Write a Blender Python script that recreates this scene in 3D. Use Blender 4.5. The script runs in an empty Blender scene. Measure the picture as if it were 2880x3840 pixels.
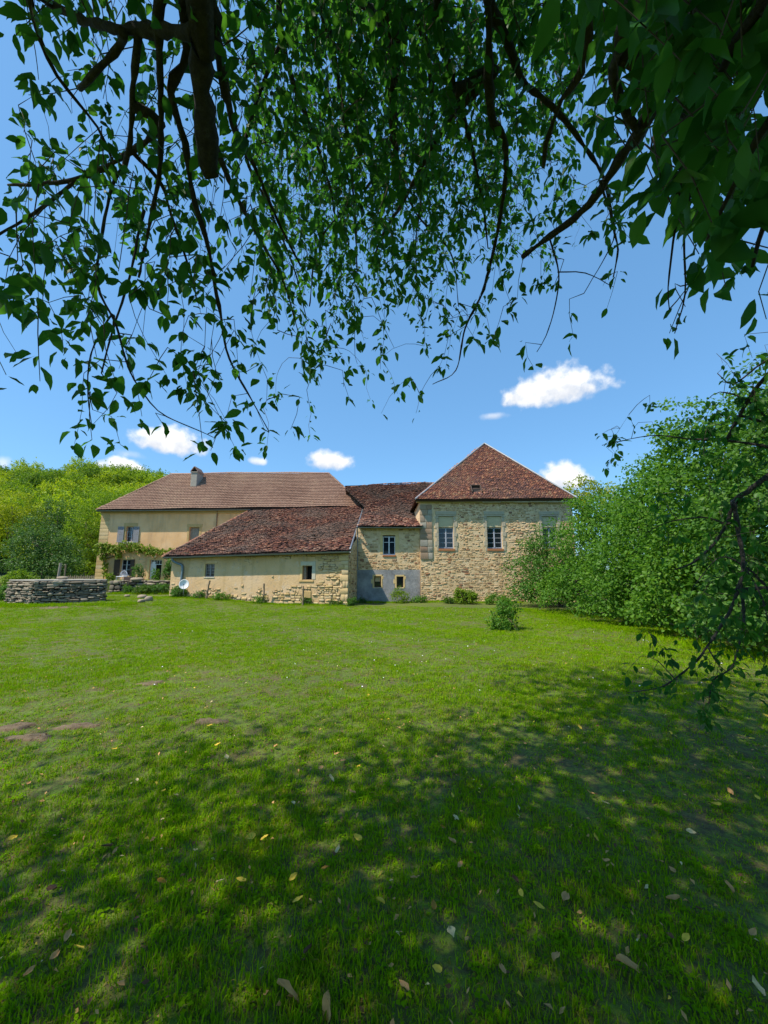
import bpy, math, random
import numpy as np
from mathutils import Matrix, Vector

# ------------------------------------------------------------------ camera, sky, sun, exposure
SC = bpy.context.scene
COL = SC.collection
CAM = np.array([0.0, 0.0, 2.1])          # eye 1.65 m above the lawn it stands on (the house ground is z = 0)
PITCH = math.radians(8.4)
FPX = 1442.0                              # focal length in photo pixels (photo 2880 x 3840)
cd = bpy.data.cameras.new('camera')
cam = bpy.data.objects.new('camera', cd)
COL.objects.link(cam)
cam.location = CAM
cam.rotation_euler = (math.pi / 2 + PITCH, 0, 0)
cd.sensor_fit = 'HORIZONTAL'
cd.sensor_width = 36.0
cd.lens = 36.0 * FPX / 2880.0
cd.clip_start = 0.05
cd.clip_end = 3000
SC.camera = cam

SUN_EL, SUN_AZ = math.radians(57), math.radians(242)      # azimuth clockwise from +Y: behind and to the left
SUNV = Vector((math.sin(SUN_AZ) * math.cos(SUN_EL), math.cos(SUN_AZ) * math.cos(SUN_EL), math.sin(SUN_EL)))
sl = bpy.data.lights.new('sun', 'SUN')
sl.energy = 4.9
sl.angle = math.radians(0.55)
sl.color = (1.0, 0.92, 0.80)
so = bpy.data.objects.new('sun', sl)
COL.objects.link(so)
so.location = (-20, -12, 40)
so.rotation_euler = SUNV.to_track_quat('Z', 'Y').to_euler()

VS = SC.view_settings
VS.view_transform = 'Standard'
VS.look = 'None'
VS.exposure = 0.36
VS.gamma = 1.0
VS.use_curve_mapping = False

# ------------------------------------------------------------------ photo pixel -> direction / point
FW = np.array([0, math.cos(PITCH), math.sin(PITCH)])
UP = np.array([0, -math.sin(PITCH), math.cos(PITCH)])
RT = np.array([1.0, 0, 0])


def ray(px, py):
    d = FW + RT * (px - 1440.0) / FPX - UP * (py - 1920.0) / FPX
    return d


def at_y(px, py, Y):
    d = ray(px, py)
    return CAM + d * (Y / d[1])


def at_dist(px, py, r):
    d = ray(px, py)
    return CAM + d / np.linalg.norm(d) * r


def to_px(P):
    v = np.asarray(P) - CAM
    z = v @ FW
    z = np.where(np.abs(z) < 1e-6, 1e-6, z)
    return 1440 + FPX * (v @ RT) / z, 1920 - FPX * (v @ UP) / z, z


def ss(a, b, x):
    t = np.clip((np.asarray(x, float) - a) / (b - a), 0, 1)
    return t * t * (3 - 2 * t)


def ground_z(x, y):
    x = np.asarray(x, float); y = np.asarray(y, float)
    z = 0.45 * (1 - ss(3, 19, y))
    z = z + 0.36 * ss(5, 14, -x) * ss(14, 24, y)
    z = z + 0.55 * ss(19.5, 23, -x) * ss(24, 33, y)
    z = z + 0.02 * np.sin(x * 0.9 + 1.3) * np.sin(y * 0.7) + 0.012 * np.sin(x * 2.3) * np.cos(y * 1.9 + x)
    return z


def on_ground(px, py):
    d = ray(px, py)
    z = 0.2
    for _ in range(30):
        t = (z - CAM[2]) / d[2]
        P = CAM + d * t
        z = float(ground_z(P[0], P[1]))
    return np.array([P[0], P[1], z])


# ------------------------------------------------------------------ world: Nishita sky with cumulus
def nd(nt, typ, **kw):
    n = nt.nodes.new(typ)
    for k, v in kw.items():
        if k == 'ins':
            for kk, vv in v.items():
                if isinstance(vv, bpy.types.NodeSocket):
                    nt.links.new(vv, n.inputs[kk])
                else:
                    n.inputs[kk].default_value = vv
        else:
            setattr(n, k, v)
    return n


def build_world():
    w = bpy.data.worlds.new('World')
    SC.world = w
    w.use_nodes = True
    nt = w.node_tree
    nt.nodes.clear()
    sky = nd(nt, 'ShaderNodeTexSky', sky_type='NISHITA', sun_disc=False, sun_elevation=SUN_EL, sun_rotation=SUN_AZ,
             altitude=300, air_density=1.0, dust_density=0.6, ozone_density=2.2)
    tc = nd(nt, 'ShaderNodeTexCoord')
    D = tc.outputs['Generated']
    M = lambda op, a, b=0.0, c=0.0: nd(nt, 'ShaderNodeMath', operation=op, ins={0: a, 1: b, 2: c}).outputs[0]
    n1 = nd(nt, 'ShaderNodeTexNoise', ins={'Vector': D, 'Scale': 30.0, 'Detail': 6.0, 'Roughness': 0.58})
    n2 = nd(nt, 'ShaderNodeTexNoise', ins={'Vector': D, 'Scale': 11.0, 'Detail': 2.0, 'Roughness': 0.5})
    vor = nd(nt, 'ShaderNodeTexVoronoi', feature='SMOOTH_F1', ins={'Vector': D, 'Scale': 52.0, 'Smoothness': 0.5})
    bil = M('SUBTRACT', 0.45, vor.outputs['Distance'])
    nz = M('SUBTRACT', n1.outputs[0], 0.5)
    nzl = M('SUBTRACT', n2.outputs[0], 0.5)
    nsum = M('ADD', M('MULTIPLY', nz, 1.0), M('ADD', M('MULTIPLY', bil, 0.32), M('MULTIPLY', nzl, 0.7)))
    # (centre px, centre py, half width px, half height up, half height down, softness, strength)
    clouds = [(2105, 1458, 215, 112, 72, 0.55, 1.0), (1985, 1482, 135, 62, 50, 0.6, 1.0),
              (640, 1664, 200, 84, 58, 0.5, 1.0), (455, 1762, 112, 68, 44, 0.5, 1.0),
              (1240, 1734, 116, 60, 42, 0.6, 1.0), (965, 1732, 48, 24, 20, 0.7, 0.8), (2112, 1806, 112, 88, 52, 0.5, 1.0),
              (1850, 1562, 70, 20, 18, 1.1, 0.6), (480, 1705, 90, 26, 20, 1.2, 0.5), (15, 1740, 40, 38, 26, 1.0, 0.6)]
    cov = None; shd = None
    for (px, py, a, up, dn, soft, st) in clouds:
        c = ray(px, py); ln = np.linalg.norm(c); c = c / ln
        k = FPX / 1.0
        r = np.cross(c, [0, 0, 1.0]); r /= np.linalg.norm(r)
        u = np.cross(r, c)
        hw = a / k / ln * (1 if abs(px - 1440) < 800 else 0.8)
        du = nd(nt, 'ShaderNodeVectorMath', operation='DOT_PRODUCT', ins={0: D, 1: tuple(r / hw)}).outputs['Value']
        vu = nd(nt, 'ShaderNodeVectorMath', operation='DOT_PRODUCT', ins={0: D, 1: tuple(u / (up / k / ln))}).outputs['Value']
        dc = nd(nt, 'ShaderNodeVectorMath', operation='DOT_PRODUCT', ins={0: D, 1: tuple(c)}).outputs['Value']
        below = M('LESS_THAN', vu, 0.0)
        fac = M('ADD', 1.0, M('MULTIPLY', below, up / dn - 1.0))
        vv = M('MULTIPLY', vu, fac)
        r2 = M('ADD', M('MULTIPLY', du, du), M('MULTIPLY', vv, vv))
        e = M('SUBTRACT', 0.86, M('POWER', r2, 0.7))
        e = M('ADD', e, nsum)
        mr = nd(nt, 'ShaderNodeMapRange', interpolation_type='SMOOTHSTEP', ins={0: e, 1: 0.0, 2: soft, 3: 0.0, 4: st}).outputs[0]
        mr = M('MULTIPLY', mr, M('GREATER_THAN', dc, 0.6))
        s = nd(nt, 'ShaderNodeMapRange', interpolation_type='SMOOTHSTEP', ins={0: M('ADD', vu, M('MULTIPLY', nz, 2.2)), 1: -0.55, 2: 0.45, 3: 0.0, 4: 1.0}).outputs[0]
        s = M('MULTIPLY', s, M('GREATER_THAN', mr, 0.01))
        cov = mr if cov is None else M('MAXIMUM', cov, mr)
        shd = s if shd is None else M('MAXIMUM', shd, s)
    cc = nd(nt, 'ShaderNodeMix', data_type='RGBA', ins={0: shd, 6: (4.6, 4.85, 5.3, 1), 7: (6.6, 6.6, 6.6, 1)})
    deep = nd(nt, 'ShaderNodeMix', data_type='RGBA', blend_type='MULTIPLY', ins={0: 1.0, 6: sky.outputs[0], 7: (0.92, 1.25, 1.36, 1)})
    even = nd(nt, 'ShaderNodeMix', data_type='RGBA', ins={0: 0.5, 6: deep.outputs[2], 7: (1.0, 2.5, 4.7, 1)})
    mx = nd(nt, 'ShaderNodeMix', data_type='RGBA', ins={0: cov, 6: even.outputs[2], 7: cc.outputs[2]})
    bg = nd(nt, 'ShaderNodeBackground', ins={'Color': mx.outputs[2], 'Strength': 0.138})
    out = nd(nt, 'ShaderNodeOutputWorld', ins={'Surface': bg.outputs[0]})
    w.cycles.sampling_method = 'MANUAL'
    w.cycles.sample_map_resolution = 512


build_world()
SC.cycles.max_bounces = 6
SC.cycles.diffuse_bounces = 3
SC.cycles.glossy_bounces = 2
SC.cycles.transmission_bounces = 4
SC.cycles.transparent_max_bounces = 4
SC.cycles.caustics_reflective = False
SC.cycles.caustics_refractive = False
SC.cycles.use_denoising = True

# ------------------------------------------------------------------ objects and meshes
WM = {}
rng = np.random.default_rng(7)
random.seed(7)


def link(o, parent=None, basis=None):
    COL.objects.link(o)
    b = Matrix.Identity(4) if basis is None else Matrix([list(map(float, r)) for r in basis])
    o.matrix_basis = b
    if parent is not None:
        o.parent = parent
        o.matrix_parent_inverse = WM[parent.name].inverted()
    WM[o.name] = b
    return o


def tag(o, label, cat=None, group=None, kind=None):
    o['label'] = label
    if cat: o['category'] = cat
    if group: o['group'] = group
    if kind: o['kind'] = kind
    return o


def thing(name, label, cat, loc, group=None):
    o = bpy.data.objects.new(name, None)
    o.empty_display_size = 0.2
    link(o, None, Matrix.Translation(Vector([float(c) for c in loc])))
    return tag(o, label, cat, group)


class MB:
    """collects polygons; V list of xyz, F list of index tuples"""
    def __init__(s):
        s.V = []; s.F = []

    def add(s, V, F):
        b = len(s.V)
        s.V.extend([tuple(map(float, v)) for v in V])
        s.F.extend([tuple(int(i) + b for i in f) for f in F])
        return s

    def quad(s, a, b, c, d):
        return s.add([a, b, c, d], [(0, 1, 2, 3)])

    def hexa(s, P):
        # P: 8 points, 0-3 bottom ring ccw, 4-7 top ring
        return s.add(P, [(3, 2, 1, 0), (4, 5, 6, 7), (0, 1, 5, 4), (1, 2, 6, 5), (2, 3, 7, 6), (3, 0, 4, 7)])

    def box(s, x0, x1, y0, y1, z0, z1):
        return s.hexa([(x0, y0, z0), (x1, y0, z0), (x1, y1, z0), (x0, y1, z0), (x0, y0, z1), (x1, y0, z1), (x1, y1, z1), (x0, y1, z1)])

    def tube(s, pts, rad, n=8, cap=True):
        V, F = tube(pts, rad, n, cap)
        return s.add(V, F)

    def obj(s, name, mat, parent=None, smooth=False, bevel=0.0):
        me = bpy.data.meshes.new(name)
        me.from_pydata(s.V, [], s.F)
        me.update()
        if smooth:
            me.shade_smooth()
        o = bpy.data.objects.new(name, me)
        me.materials.append(mat)
        link(o, parent)
        if bevel > 0:
            m = o.modifiers.new('bevel', 'BEVEL'); m.width = bevel; m.segments = 1; m.limit_method = 'ANGLE'
        return o


def tube(pts, rad, n=8, cap=True):
    P = np.asarray(pts, float)
    m = len(P)
    R = np.full(m, rad, float) if np.isscalar(rad) else np.asarray(rad, float)
    T = np.gradient(P, axis=0)
    T /= np.linalg.norm(T, axis=1)[:, None] + 1e-9
    ref = np.array([0, 0, 1.0]) if abs(T[0][2]) < 0.9 else np.array([1.0, 0, 0])
    U = np.cross(ref, T[0]); U /= np.linalg.norm(U)
    V = []
    ang = np.arange(n) / n * 2 * math.pi
    for i in range(m):
        U = U - T[i] * (U @ T[i]); U /= np.linalg.norm(U) + 1e-9
        W = np.cross(T[i], U)
        V.append(P[i] + R[i] * (np.cos(ang)[:, None] * U + np.sin(ang)[:, None] * W))
    V = np.concatenate(V)
    F = []
    for i in range(m - 1):
        for j in range(n):
            F.append((i * n + j, i * n + (j + 1) % n, (i + 1) * n + (j + 1) % n, (i + 1) * n + j))
    if cap:
        F.append(tuple(range(n - 1, -1, -1))); F.append(tuple(range((m - 1) * n, m * n)))
    return V, F


def smooth_path(ctrl, step):
    """Catmull-Rom through control rows (any number of columns), roughly one sample per step metres"""
    C = np.asarray(ctrl, float)
    if len(C) < 3:
        k = max(2, int(np.linalg.norm(C[-1, :3] - C[0, :3]) / step) + 1)
        t = np.linspace(0, 1, k)[:, None]
        return C[0] * (1 - t) + C[-1] * t
    E = np.vstack([2 * C[0] - C[1], C, 2 * C[-1] - C[-2]])
    out = []
    for i in range(1, len(E) - 2):
        k = max(1, int(np.linalg.norm(E[i + 1, :3] - E[i, :3]) / step))
        for t in np.arange(k) / k:
            a, b, c, d = E[i - 1], E[i], E[i + 1], E[i + 2]
            out.append(0.5 * (2 * b + (c - a) * t + (2 * a - 5 * b + 4 * c - d) * t * t + (3 * b - a - 3 * c + d) * t ** 3))
    out.append(C[-1])
    return np.array(out)


def np_mesh(name, V, loops, starts, mat, rnd=None, smooth=False):
    me = bpy.data.meshes.new(name)
    me.vertices.add(len(V))
    me.vertices.foreach_set('co', np.asarray(V, np.float32).ravel())
    me.loops.add(len(loops))
    me.loops.foreach_set('vertex_index', np.asarray(loops, np.int32))
    me.polygons.add(len(starts))
    me.polygons.foreach_set('loop_start', np.asarray(starts, np.int32))
    if rnd is not None:
        a = me.attributes.new('rnd', 'FLOAT', 'POINT')
        a.data.foreach_set('value', np.asarray(rnd, np.float32))
    me.update(calc_edges=True)
    if smooth:
        me.shade_smooth()
    me.materials.append(mat)
    return me


class Variant:
    def __init__(s, V, F, rnd=0.5):
        s.V = np.asarray(V, float)
        s.loops = np.array([i for f in F for i in f], int)
        tot = np.array([len(f) for f in F], int)
        s.starts = np.concatenate([[0], np.cumsum(tot)[:-1]])
        s.rnd = rnd
        s.me = {}

    def mesh(s, name, mat):
        k = (name, mat.name)
        if k not in s.me:
            s.me[k] = np_mesh(name, s.V, s.loops, s.starts, mat, np.full(len(s.V), s.rnd))
        return s.me[k]


def join_items(name, variants, idx, mats, mat):
    """idx (n,), mats (n,4,4) -> one mesh"""
    VV, LL, SS, RR = [], [], [], []
    vo = lo = 0
    for k, v in enumerate(variants):
        sel = np.where(idx == k)[0]
        if len(sel) == 0: continue
        M = mats[sel]
        V = np.einsum('nij,vj->nvi', M[:, :3, :3], v.V) + M[:, None, :3, 3]
        n, nv = V.shape[:2]
        VV.append(V.reshape(-1, 3))
        LL.append((v.loops[None] + (np.arange(n) * nv)[:, None] + vo).ravel())
        SS.append((v.starts[None] + (np.arange(n) * len(v.loops))[:, None] + lo).ravel())
        RR.append(np.full(n * nv, v.rnd))
        vo += n * nv; lo += n * len(v.loops)
    return np_mesh(name, np.concatenate(VV), np.concatenate(LL), np.concatenate(SS), mat, np.concatenate(RR))


def pieces(name, stuff_name, variants, idx, mats, mat, parent, maxn=300, order=None):
    """the maxn pieces that show largest as objects, the rest as one part of kind stuff"""
    idx = np.asarray(idx, int); mats = np.asarray(mats, float)
    if len(idx) == 0: return
    if order is None:
        order = np.argsort(np.linalg.norm(mats[:, :3, 3] - CAM, axis=1))
    for i in order[:maxn]:
        o = bpy.data.objects.new(name, variants[idx[i]].mesh(name, mat))
        link(o, parent, mats[i])
    rest = order[maxn:]
    if len(rest):
        o = bpy.data.objects.new(stuff_name, join_items(stuff_name, variants, idx[rest], mats[rest], mat))
        o['kind'] = 'stuff'
        link(o, parent)


# ------------------------------------------------------------------ materials
class MT:
    def __init__(s, name):
        s.m = bpy.data.materials.new(name)
        s.m.use_nodes = True
        s.nt = s.m.node_tree
        s.b = s.nt.nodes['Principled BSDF']
        s.out = s.nt.nodes['Material Output']
        s.geo = None

    def n(s, typ, **kw):
        return nd(s.nt, typ, **kw)

    def pos(s):
        if s.geo is None: s.geo = s.n('ShaderNodeNewGeometry')
        return s.geo.outputs['Position']

    def noise(s, scale, detail=4.0, rough=0.55, vec=None, stretch=None):
        v = vec or s.pos()
        if stretch:
            v = s.n('ShaderNodeVectorMath', operation='MULTIPLY', ins={0: v, 1: stretch}).outputs[0]
        return s.n('ShaderNodeTexNoise', ins={'Vector': v, 'Scale': scale, 'Detail': detail, 'Roughness': rough}).outputs[0]

    def ramp(s, fac, stops):
        r = s.n('ShaderNodeValToRGB', ins={0: fac})
        e = r.color_ramp.elements
        while len(e) < len(stops): e.new(0.5)
        for k, (p, c) in enumerate(stops):
            e[k].position = p
            e[k].color = (c[0], c[1], c[2], 1)
        return r.outputs[0]

    def mix(s, fac, a, b, blend='MIX'):
        f = lambda c: c if isinstance(c, bpy.types.NodeSocket) else (c[0], c[1], c[2], 1)
        return s.n('ShaderNodeMix', data_type='RGBA', blend_type=blend, ins={0: fac, 6: f(a), 7: f(b)}).outputs[2]

    def math(s, op, a, b=0.0, c=0.0):
        return s.n('ShaderNodeMath', operation=op, ins={0: a, 1: b, 2: c}).outputs[0]

    def rng(s, v, a, b, c=0.0, d=1.0):
        return s.n('ShaderNodeMapRange', ins={0: v, 1: a, 2: b, 3: c, 4: d}).outputs[0]

    def attr(s, name='rnd'):
        return s.n('ShaderNodeAttribute', attribute_name=name).outputs['Fac']

    def color(s, c):
        if isinstance(c, bpy.types.NodeSocket): s.nt.links.new(c, s.b.inputs['Base Color'])
        else: s.b.inputs['Base Color'].default_value = (c[0], c[1], c[2], 1)
        return s

    def set(s, **kw):
        for k, v in kw.items():
            s.b.inputs[k.replace('_', ' ')].default_value = v
        return s

    def bump(s, h, strength=0.4, dist=0.02):
        n = s.n('ShaderNodeBump', ins={'Height': h, 'Strength': strength, 'Distance': dist})
        s.nt.links.new(n.outputs[0], s.b.inputs['Normal'])
        return s

    def leaf(s, col, trans=0.4, gloss=0.35, tcol=None, spec=0.18):
        """two-sided leaf: principled + translucent"""
        s.color(col)
        s.set(Roughness=gloss)
        s.b.inputs['Specular IOR Level'].default_value = spec
        tc = tcol if tcol is not None else col
        tr = s.n('ShaderNodeBsdfTranslucent', ins={'Color': tc})
        mx = s.n('ShaderNodeMixShader', ins={0: trans, 1: s.b.outputs[0], 2: tr.outputs[0]})
        s.nt.links.new(mx.outputs[0], s.out.inputs['Surface'])
        return s


def leaf_mat(name, dark, mid, light, trans=0.42, gloss=0.4, tboost=1.6, patch=0.5):
    t = MT(name)
    r = t.attr()
    nz = t.noise(patch, 3)
    nf = t.noise(patch * 4.5, 2)
    f = t.math('ADD', t.math('MULTIPLY', r, 0.45), t.math('ADD', t.math('MULTIPLY', nz, 0.5), t.math('MULTIPLY', nf, 0.25)))
    f = t.math('SUBTRACT', f, 0.08)
    c = t.ramp(f, [(0.15, dark), (0.5, mid), (0.88, light)])
    tc = t.mix(1.0, c, (tboost, tboost * 1.05, tboost * 0.55), 'MULTIPLY')
    return t.leaf(c, trans, gloss, tc).m


def plain(name, col, rough=0.7, metal=0.0, nscale=8.0, var=0.25, bump=0.15):
    t = MT(name)
    nz = t.noise(nscale, 5)
    c = t.mix(nz, [k * (1 - var) for k in col], [k * (1 + var) for k in col])
    t.color(c).set(Roughness=rough, Metallic=metal)
    if bump: t.bump(t.noise(nscale * 4, 4), bump, 0.01)
    return t.m


def make_mats():
    G = {}
    # warm lime render of the farmhouse
    t = MT('ochre_render')
    big = t.noise(0.55, 4); fine = t.noise(5, 6); streak = t.noise(1.0, 5, 0.6, stretch=(2.2, 2.2, 0.35))
    c = t.ramp(big, [(0.3, (0.68, 0.38, 0.155)), (0.5, (0.80, 0.475, 0.215)), (0.7, (0.84, 0.55, 0.29))])
    c = t.mix(t.rng(streak, 0.5, 0.75, 0, 0.5), c, (0.33, 0.21, 0.12))
    c = t.mix(t.rng(fine, 0.35, 0.7, 0, 0.35), c, (0.62, 0.44, 0.30))
    t.color(c).set(Roughness=0.92).bump(t.noise(22, 6), 0.3, 0.02); G['ochre'] = t.m
    # lean-to render
    t = MT('old_cream_render')
    big = t.noise(0.5, 5); fine = t.noise(4, 7, 0.65); streak = t.noise(0.9, 5, 0.6, stretch=(3.0, 3.0, 0.3))
    c = t.ramp(big, [(0.3, (0.58, 0.37, 0.17)), (0.52, (0.67, 0.46, 0.25)), (0.72, (0.66, 0.48, 0.31))])
    c = t.mix(t.rng(streak, 0.50, 0.68, 0, 0.6), c, (0.44, 0.28, 0.11))
    c = t.mix(t.rng(fine, 0.54, 0.68, 0, 0.6), c, (0.40, 0.30, 0.20))
    c = t.mix(t.rng(t.noise(1.7, 7, 0.7), 0.56, 0.64, 0, 0.55), c, (0.62, 0.52, 0.40))
    c = t.mix(t.rng(t.noise(3.1, 8, 0.75), 0.62, 0.66, 0, 0.7), c, (0.24, 0.17, 0.10))
    t.color(c).set(Roughness=0.95).bump(t.noise(9, 7, 0.65), 0.55, 0.04); G['cream'] = t.m
    # lime mortar of rubble walls
    t = MT('lime_mortar')
    c = t.ramp(t.noise(2.2, 7, 0.65), [(0.3, (0.52, 0.35, 0.17)), (0.5, (0.70, 0.50, 0.28)), (0.7, (0.80, 0.62, 0.40))])
    c = t.mix(t.rng(t.noise(14, 5), 0.60, 0.75, 0, 0.5), c, (0.30, 0.22, 0.13))
    t.color(c).set(Roughness=0.95).bump(t.noise(16, 7, 0.7), 0.7, 0.035); G['mortar'] = t.m
    # grey cement render
    t = MT('grey_cement_render')
    c = t.ramp(t.noise(1.1, 7, 0.7), [(0.30, (0.15, 0.15, 0.155)), (0.5, (0.27, 0.268, 0.27)), (0.70, (0.42, 0.41, 0.40))])
    t.color(c).set(Roughness=0.95).bump(t.noise(14, 6, 0.65), 0.6, 0.03); G['grey_render'] = t.m

    def stone(name, stops, sc=3.0):
        t = MT(name)
        r = t.attr()
        c = t.ramp(r, stops)
        n = t.noise(sc, 6, 0.6)
        c = t.mix(t.rng(n, 0.3, 0.75, 0, 0.5), c, (0.72, 0.64, 0.52), 'MULTIPLY')
        c = t.mix(t.rng(t.noise(11, 6, 0.65), 0.55, 0.75, 0, 0.4), c, (0.20, 0.16, 0.11))
        t.color(c).set(Roughness=0.92).bump(t.noise(26, 6, 0.65), 0.5, 0.02)
        return t.m
    G['rubble'] = stone('rubble_stone', [(0.0, (0.44, 0.28, 0.14)), (0.3, (0.60, 0.40, 0.20)), (0.55, (0.70, 0.50, 0.28)), (0.80, (0.60, 0.44, 0.27)), (0.88, (0.22, 0.12, 0.07)), (0.96, (0.44, 0.21, 0.10))])
    G['gold_stone'] = stone('golden_stone', [(0.0, (0.54, 0.37, 0.16)), (0.5, (0.70, 0.51, 0.26)), (1.0, (0.66, 0.51, 0.31))])
    G['grey_stone'] = plain('grey_dressed_stone', (0.44, 0.375, 0.265), 0.92, 0, 5, 0.22, 0.3)
    G['joint'] = plain('open_dark_joint', (0.17, 0.12, 0.07), 0.98, 0, 9, 0.35, 0.3)
    G['rock'] = plain('weathered_rock', (0.30, 0.24, 0.165), 0.95, 0, 7, 0.3, 0.4)
    G['quoin'] = stone('mixed_quoin_stone', [(0.0, (0.33, 0.31, 0.26)), (0.45, (0.40, 0.36, 0.28)), (0.62, (0.34, 0.21, 0.14)), (0.8, (0.42, 0.33, 0.22)), (1.0, (0.33, 0.22, 0.15))])
    G['dry_stone'] = stone('weathered_dry_stone', [(0.0, (0.12, 0.10, 0.075)), (0.35, (0.24, 0.20, 0.145)), (0.6, (0.38, 0.32, 0.23)), (0.8, (0.28, 0.235, 0.17)), (1.0, (0.16, 0.14, 0.11))], 5)
    G['red_sill'] = plain('red_sandstone', (0.36, 0.15, 0.06), 0.9, 0, 6, 0.35)
    G['pale_panel'] = plain('pale_plaster_panel', (0.55, 0.46, 0.28), 0.95, 0, 3, 0.14)
    G['yellow_stone'] = plain('yellow_window_stone', (0.66, 0.47, 0.21), 0.9, 0, 4, 0.16)
    G['pale_stone'] = plain('pale_limestone', (0.56, 0.50, 0.38), 0.92, 0, 5, 0.22)

    def tiles(name, stops, patch, wr=0.62, lichen=0.0):
        t = MT(name)
        r = t.attr()
        f = t.math('ADD', t.math('MULTIPLY', r, wr), t.math('MULTIPLY', t.noise(patch, 4), 1.12 - wr))
        f = t.math('ADD', f, t.math('MULTIPLY', t.math('SUBTRACT', t.noise(13, 4), 0.5), 0.45))
        c = t.ramp(f, stops)
        c = t.mix(t.rng(t.noise(6, 6, 0.7), 0.56, 0.7, 0, 0.55), c, (0.045, 0.036, 0.026))
        if lichen: c = t.mix(t.rng(t.noise(0.30, 3), 0.42, 0.62, 0, lichen), c, t.mix(t.noise(9, 4), (0.045, 0.038, 0.032), (0.24, 0.19, 0.15)))
        t.color(c).set(Roughness=0.88).bump(t.noise(40, 4), 0.35, 0.01)
        return t.m
    G['old_tile'] = tiles('old_clay_tile', [(0.2, (0.040, 0.020, 0.018)), (0.42, (0.105, 0.043, 0.034)), (0.60, (0.22, 0.080, 0.050)), (0.76, (0.36, 0.15, 0.085)), (0.92, (0.52, 0.36, 0.25))], 0.35, 0.62, 0.6)
    G['red_tile'] = tiles('red_clay_tile', [(0.12, (0.075, 0.032, 0.03)), (0.34, (0.17, 0.062, 0.045)), (0.55, (0.28, 0.095, 0.05)), (0.75, (0.36, 0.14, 0.07)), (0.92, (0.40, 0.25, 0.14))], 0.4, 0.62, 0.35)
    G['brown_tile'] = tiles('brown_interlocking_tile', [(0.12, (0.17, 0.092, 0.062)), (0.4, (0.27, 0.152, 0.104)), (0.65, (0.34, 0.205, 0.140)), (0.9, (0.41, 0.27, 0.17))], 0.25, 0.22)
    G['deck'] = plain('dark_roof_boarding', (0.05, 0.03, 0.022), 0.95)
    G['zinc'] = plain('weathered_zinc', (0.22, 0.24, 0.26), 0.45, 0.55, 3, 0.18, 0.05)
    G['zinc_light'] = plain('pale_zinc_flashing', (0.30, 0.31, 0.32), 0.6, 0.3, 3, 0.15, 0.05)
    G['blue_pipe'] = plain('blue_grey_downpipe', (0.17, 0.23, 0.27), 0.45, 0.2, 3, 0.15, 0.05)
    G['copper_pipe'] = plain('rusty_downpipe', (0.26, 0.14, 0.07), 0.7, 0.1, 4, 0.3, 0.1)

    def wood(name, col, rough=0.8):
        t = MT(name)
        n = t.noise(7, 6, 0.6, stretch=(6, 6, 0.5))
        c = t.mix(n, [k * 0.62 for k in col], [k * 1.35 for k in col])
        t.color(c).set(Roughness=rough).bump(n, 0.3, 0.01)
        return t.m
    G['shutter'] = wood('grey_shutter_paint', (0.27, 0.27, 0.28))
    G['dark_wood'] = wood('dark_brown_wood', (0.085, 0.055, 0.04))
    G['grey_wood'] = wood('silvered_wood', (0.30, 0.25, 0.20))
    G['post_wood'] = wood('weathered_post_wood', (0.22, 0.16, 0.10))
    G['white_paint'] = plain('white_window_paint', (0.74, 0.75, 0.78), 0.5, 0, 5, 0.06, 0.05)
    G['grey_paint'] = plain('grey_window_paint', (0.42, 0.44, 0.50), 0.55, 0, 5, 0.1, 0.05)
    G['white_gloss'] = plain('white_enamel', (0.80, 0.80, 0.79), 0.35, 0, 4, 0.04, 0.0)
    G['curtain'] = plain('white_net_curtain', (0.62, 0.63, 0.66), 0.95, 0, 12, 0.18, 0.2)
    t = MT('window_glass'); t.color((0.012, 0.016, 0.028)).set(Roughness=0.06); t.b.inputs['Specular IOR Level'].default_value = 0.6
    t.bump(t.noise(3, 2), 0.03, 0.01); G['glass'] = t.m
    t = MT('painted_dark'); t.color((0.012, 0.011, 0.010)).set(Roughness=1.0); G['dark'] = t.m  # near-black colour that paints in the shade of rooms, hollows and wall cores
    G['concrete'] = plain('chimney_cement', (0.34, 0.31, 0.26), 0.95, 0, 6, 0.3, 0.3)

    # ground: thatch and soil under the grass
    t = MT('lawn_soil')
    p = t.noise(0.35, 4); q = t.noise(2.6, 6, 0.6); r_ = t.noise(22, 5, 0.65)
    c = t.ramp(p, [(0.3, (0.075, 0.135, 0.006)), (0.5, (0.105, 0.170, 0.007)), (0.7, (0.140, 0.200, 0.010))])
    c = t.mix(t.rng(q, 0.48, 0.66, 0, 0.8), c, (0.13, 0.088, 0.034))
    c = t.mix(t.rng(r_, 0.42, 0.62, 0, 0.8), c, (0.060, 0.042, 0.020))
    t.color(c).set(Roughness=0.95).bump(r_, 0.7, 0.05); G['lawn'] = t.m
    t = MT('bare_earth')
    c = t.ramp(t.noise(6, 6, 0.65), [(0.3, (0.09, 0.062, 0.035)), (0.55, (0.16, 0.115, 0.065)), (0.75, (0.24, 0.175, 0.11))])
    t.color(c).set(Roughness=0.97).bump(t.noise(30, 6, 0.65), 0.8, 0.03); G['earth'] = t.m
    t = MT('woodland_floor'); t.color(t.ramp(t.noise(0.2, 5), [(0.3, (0.02, 0.04, 0.01)), (0.7, (0.05, 0.09, 0.015))])).set(Roughness=1.0); G['hill'] = t.m

    # grass blades: hue by blade and by patch
    t = MT('grass_blade')
    r = t.attr(); oi = t.n('ShaderNodeObjectInfo').outputs['Random']
    big = t.noise(0.45, 4); mid = t.noise(2.2, 5, 0.6)
    f = t.math('ADD', t.math('MULTIPLY', r, 0.45), t.math('MULTIPLY', oi, 0.3))
    f = t.math('ADD', f, t.math('MULTIPLY', big, 0.35))
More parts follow.
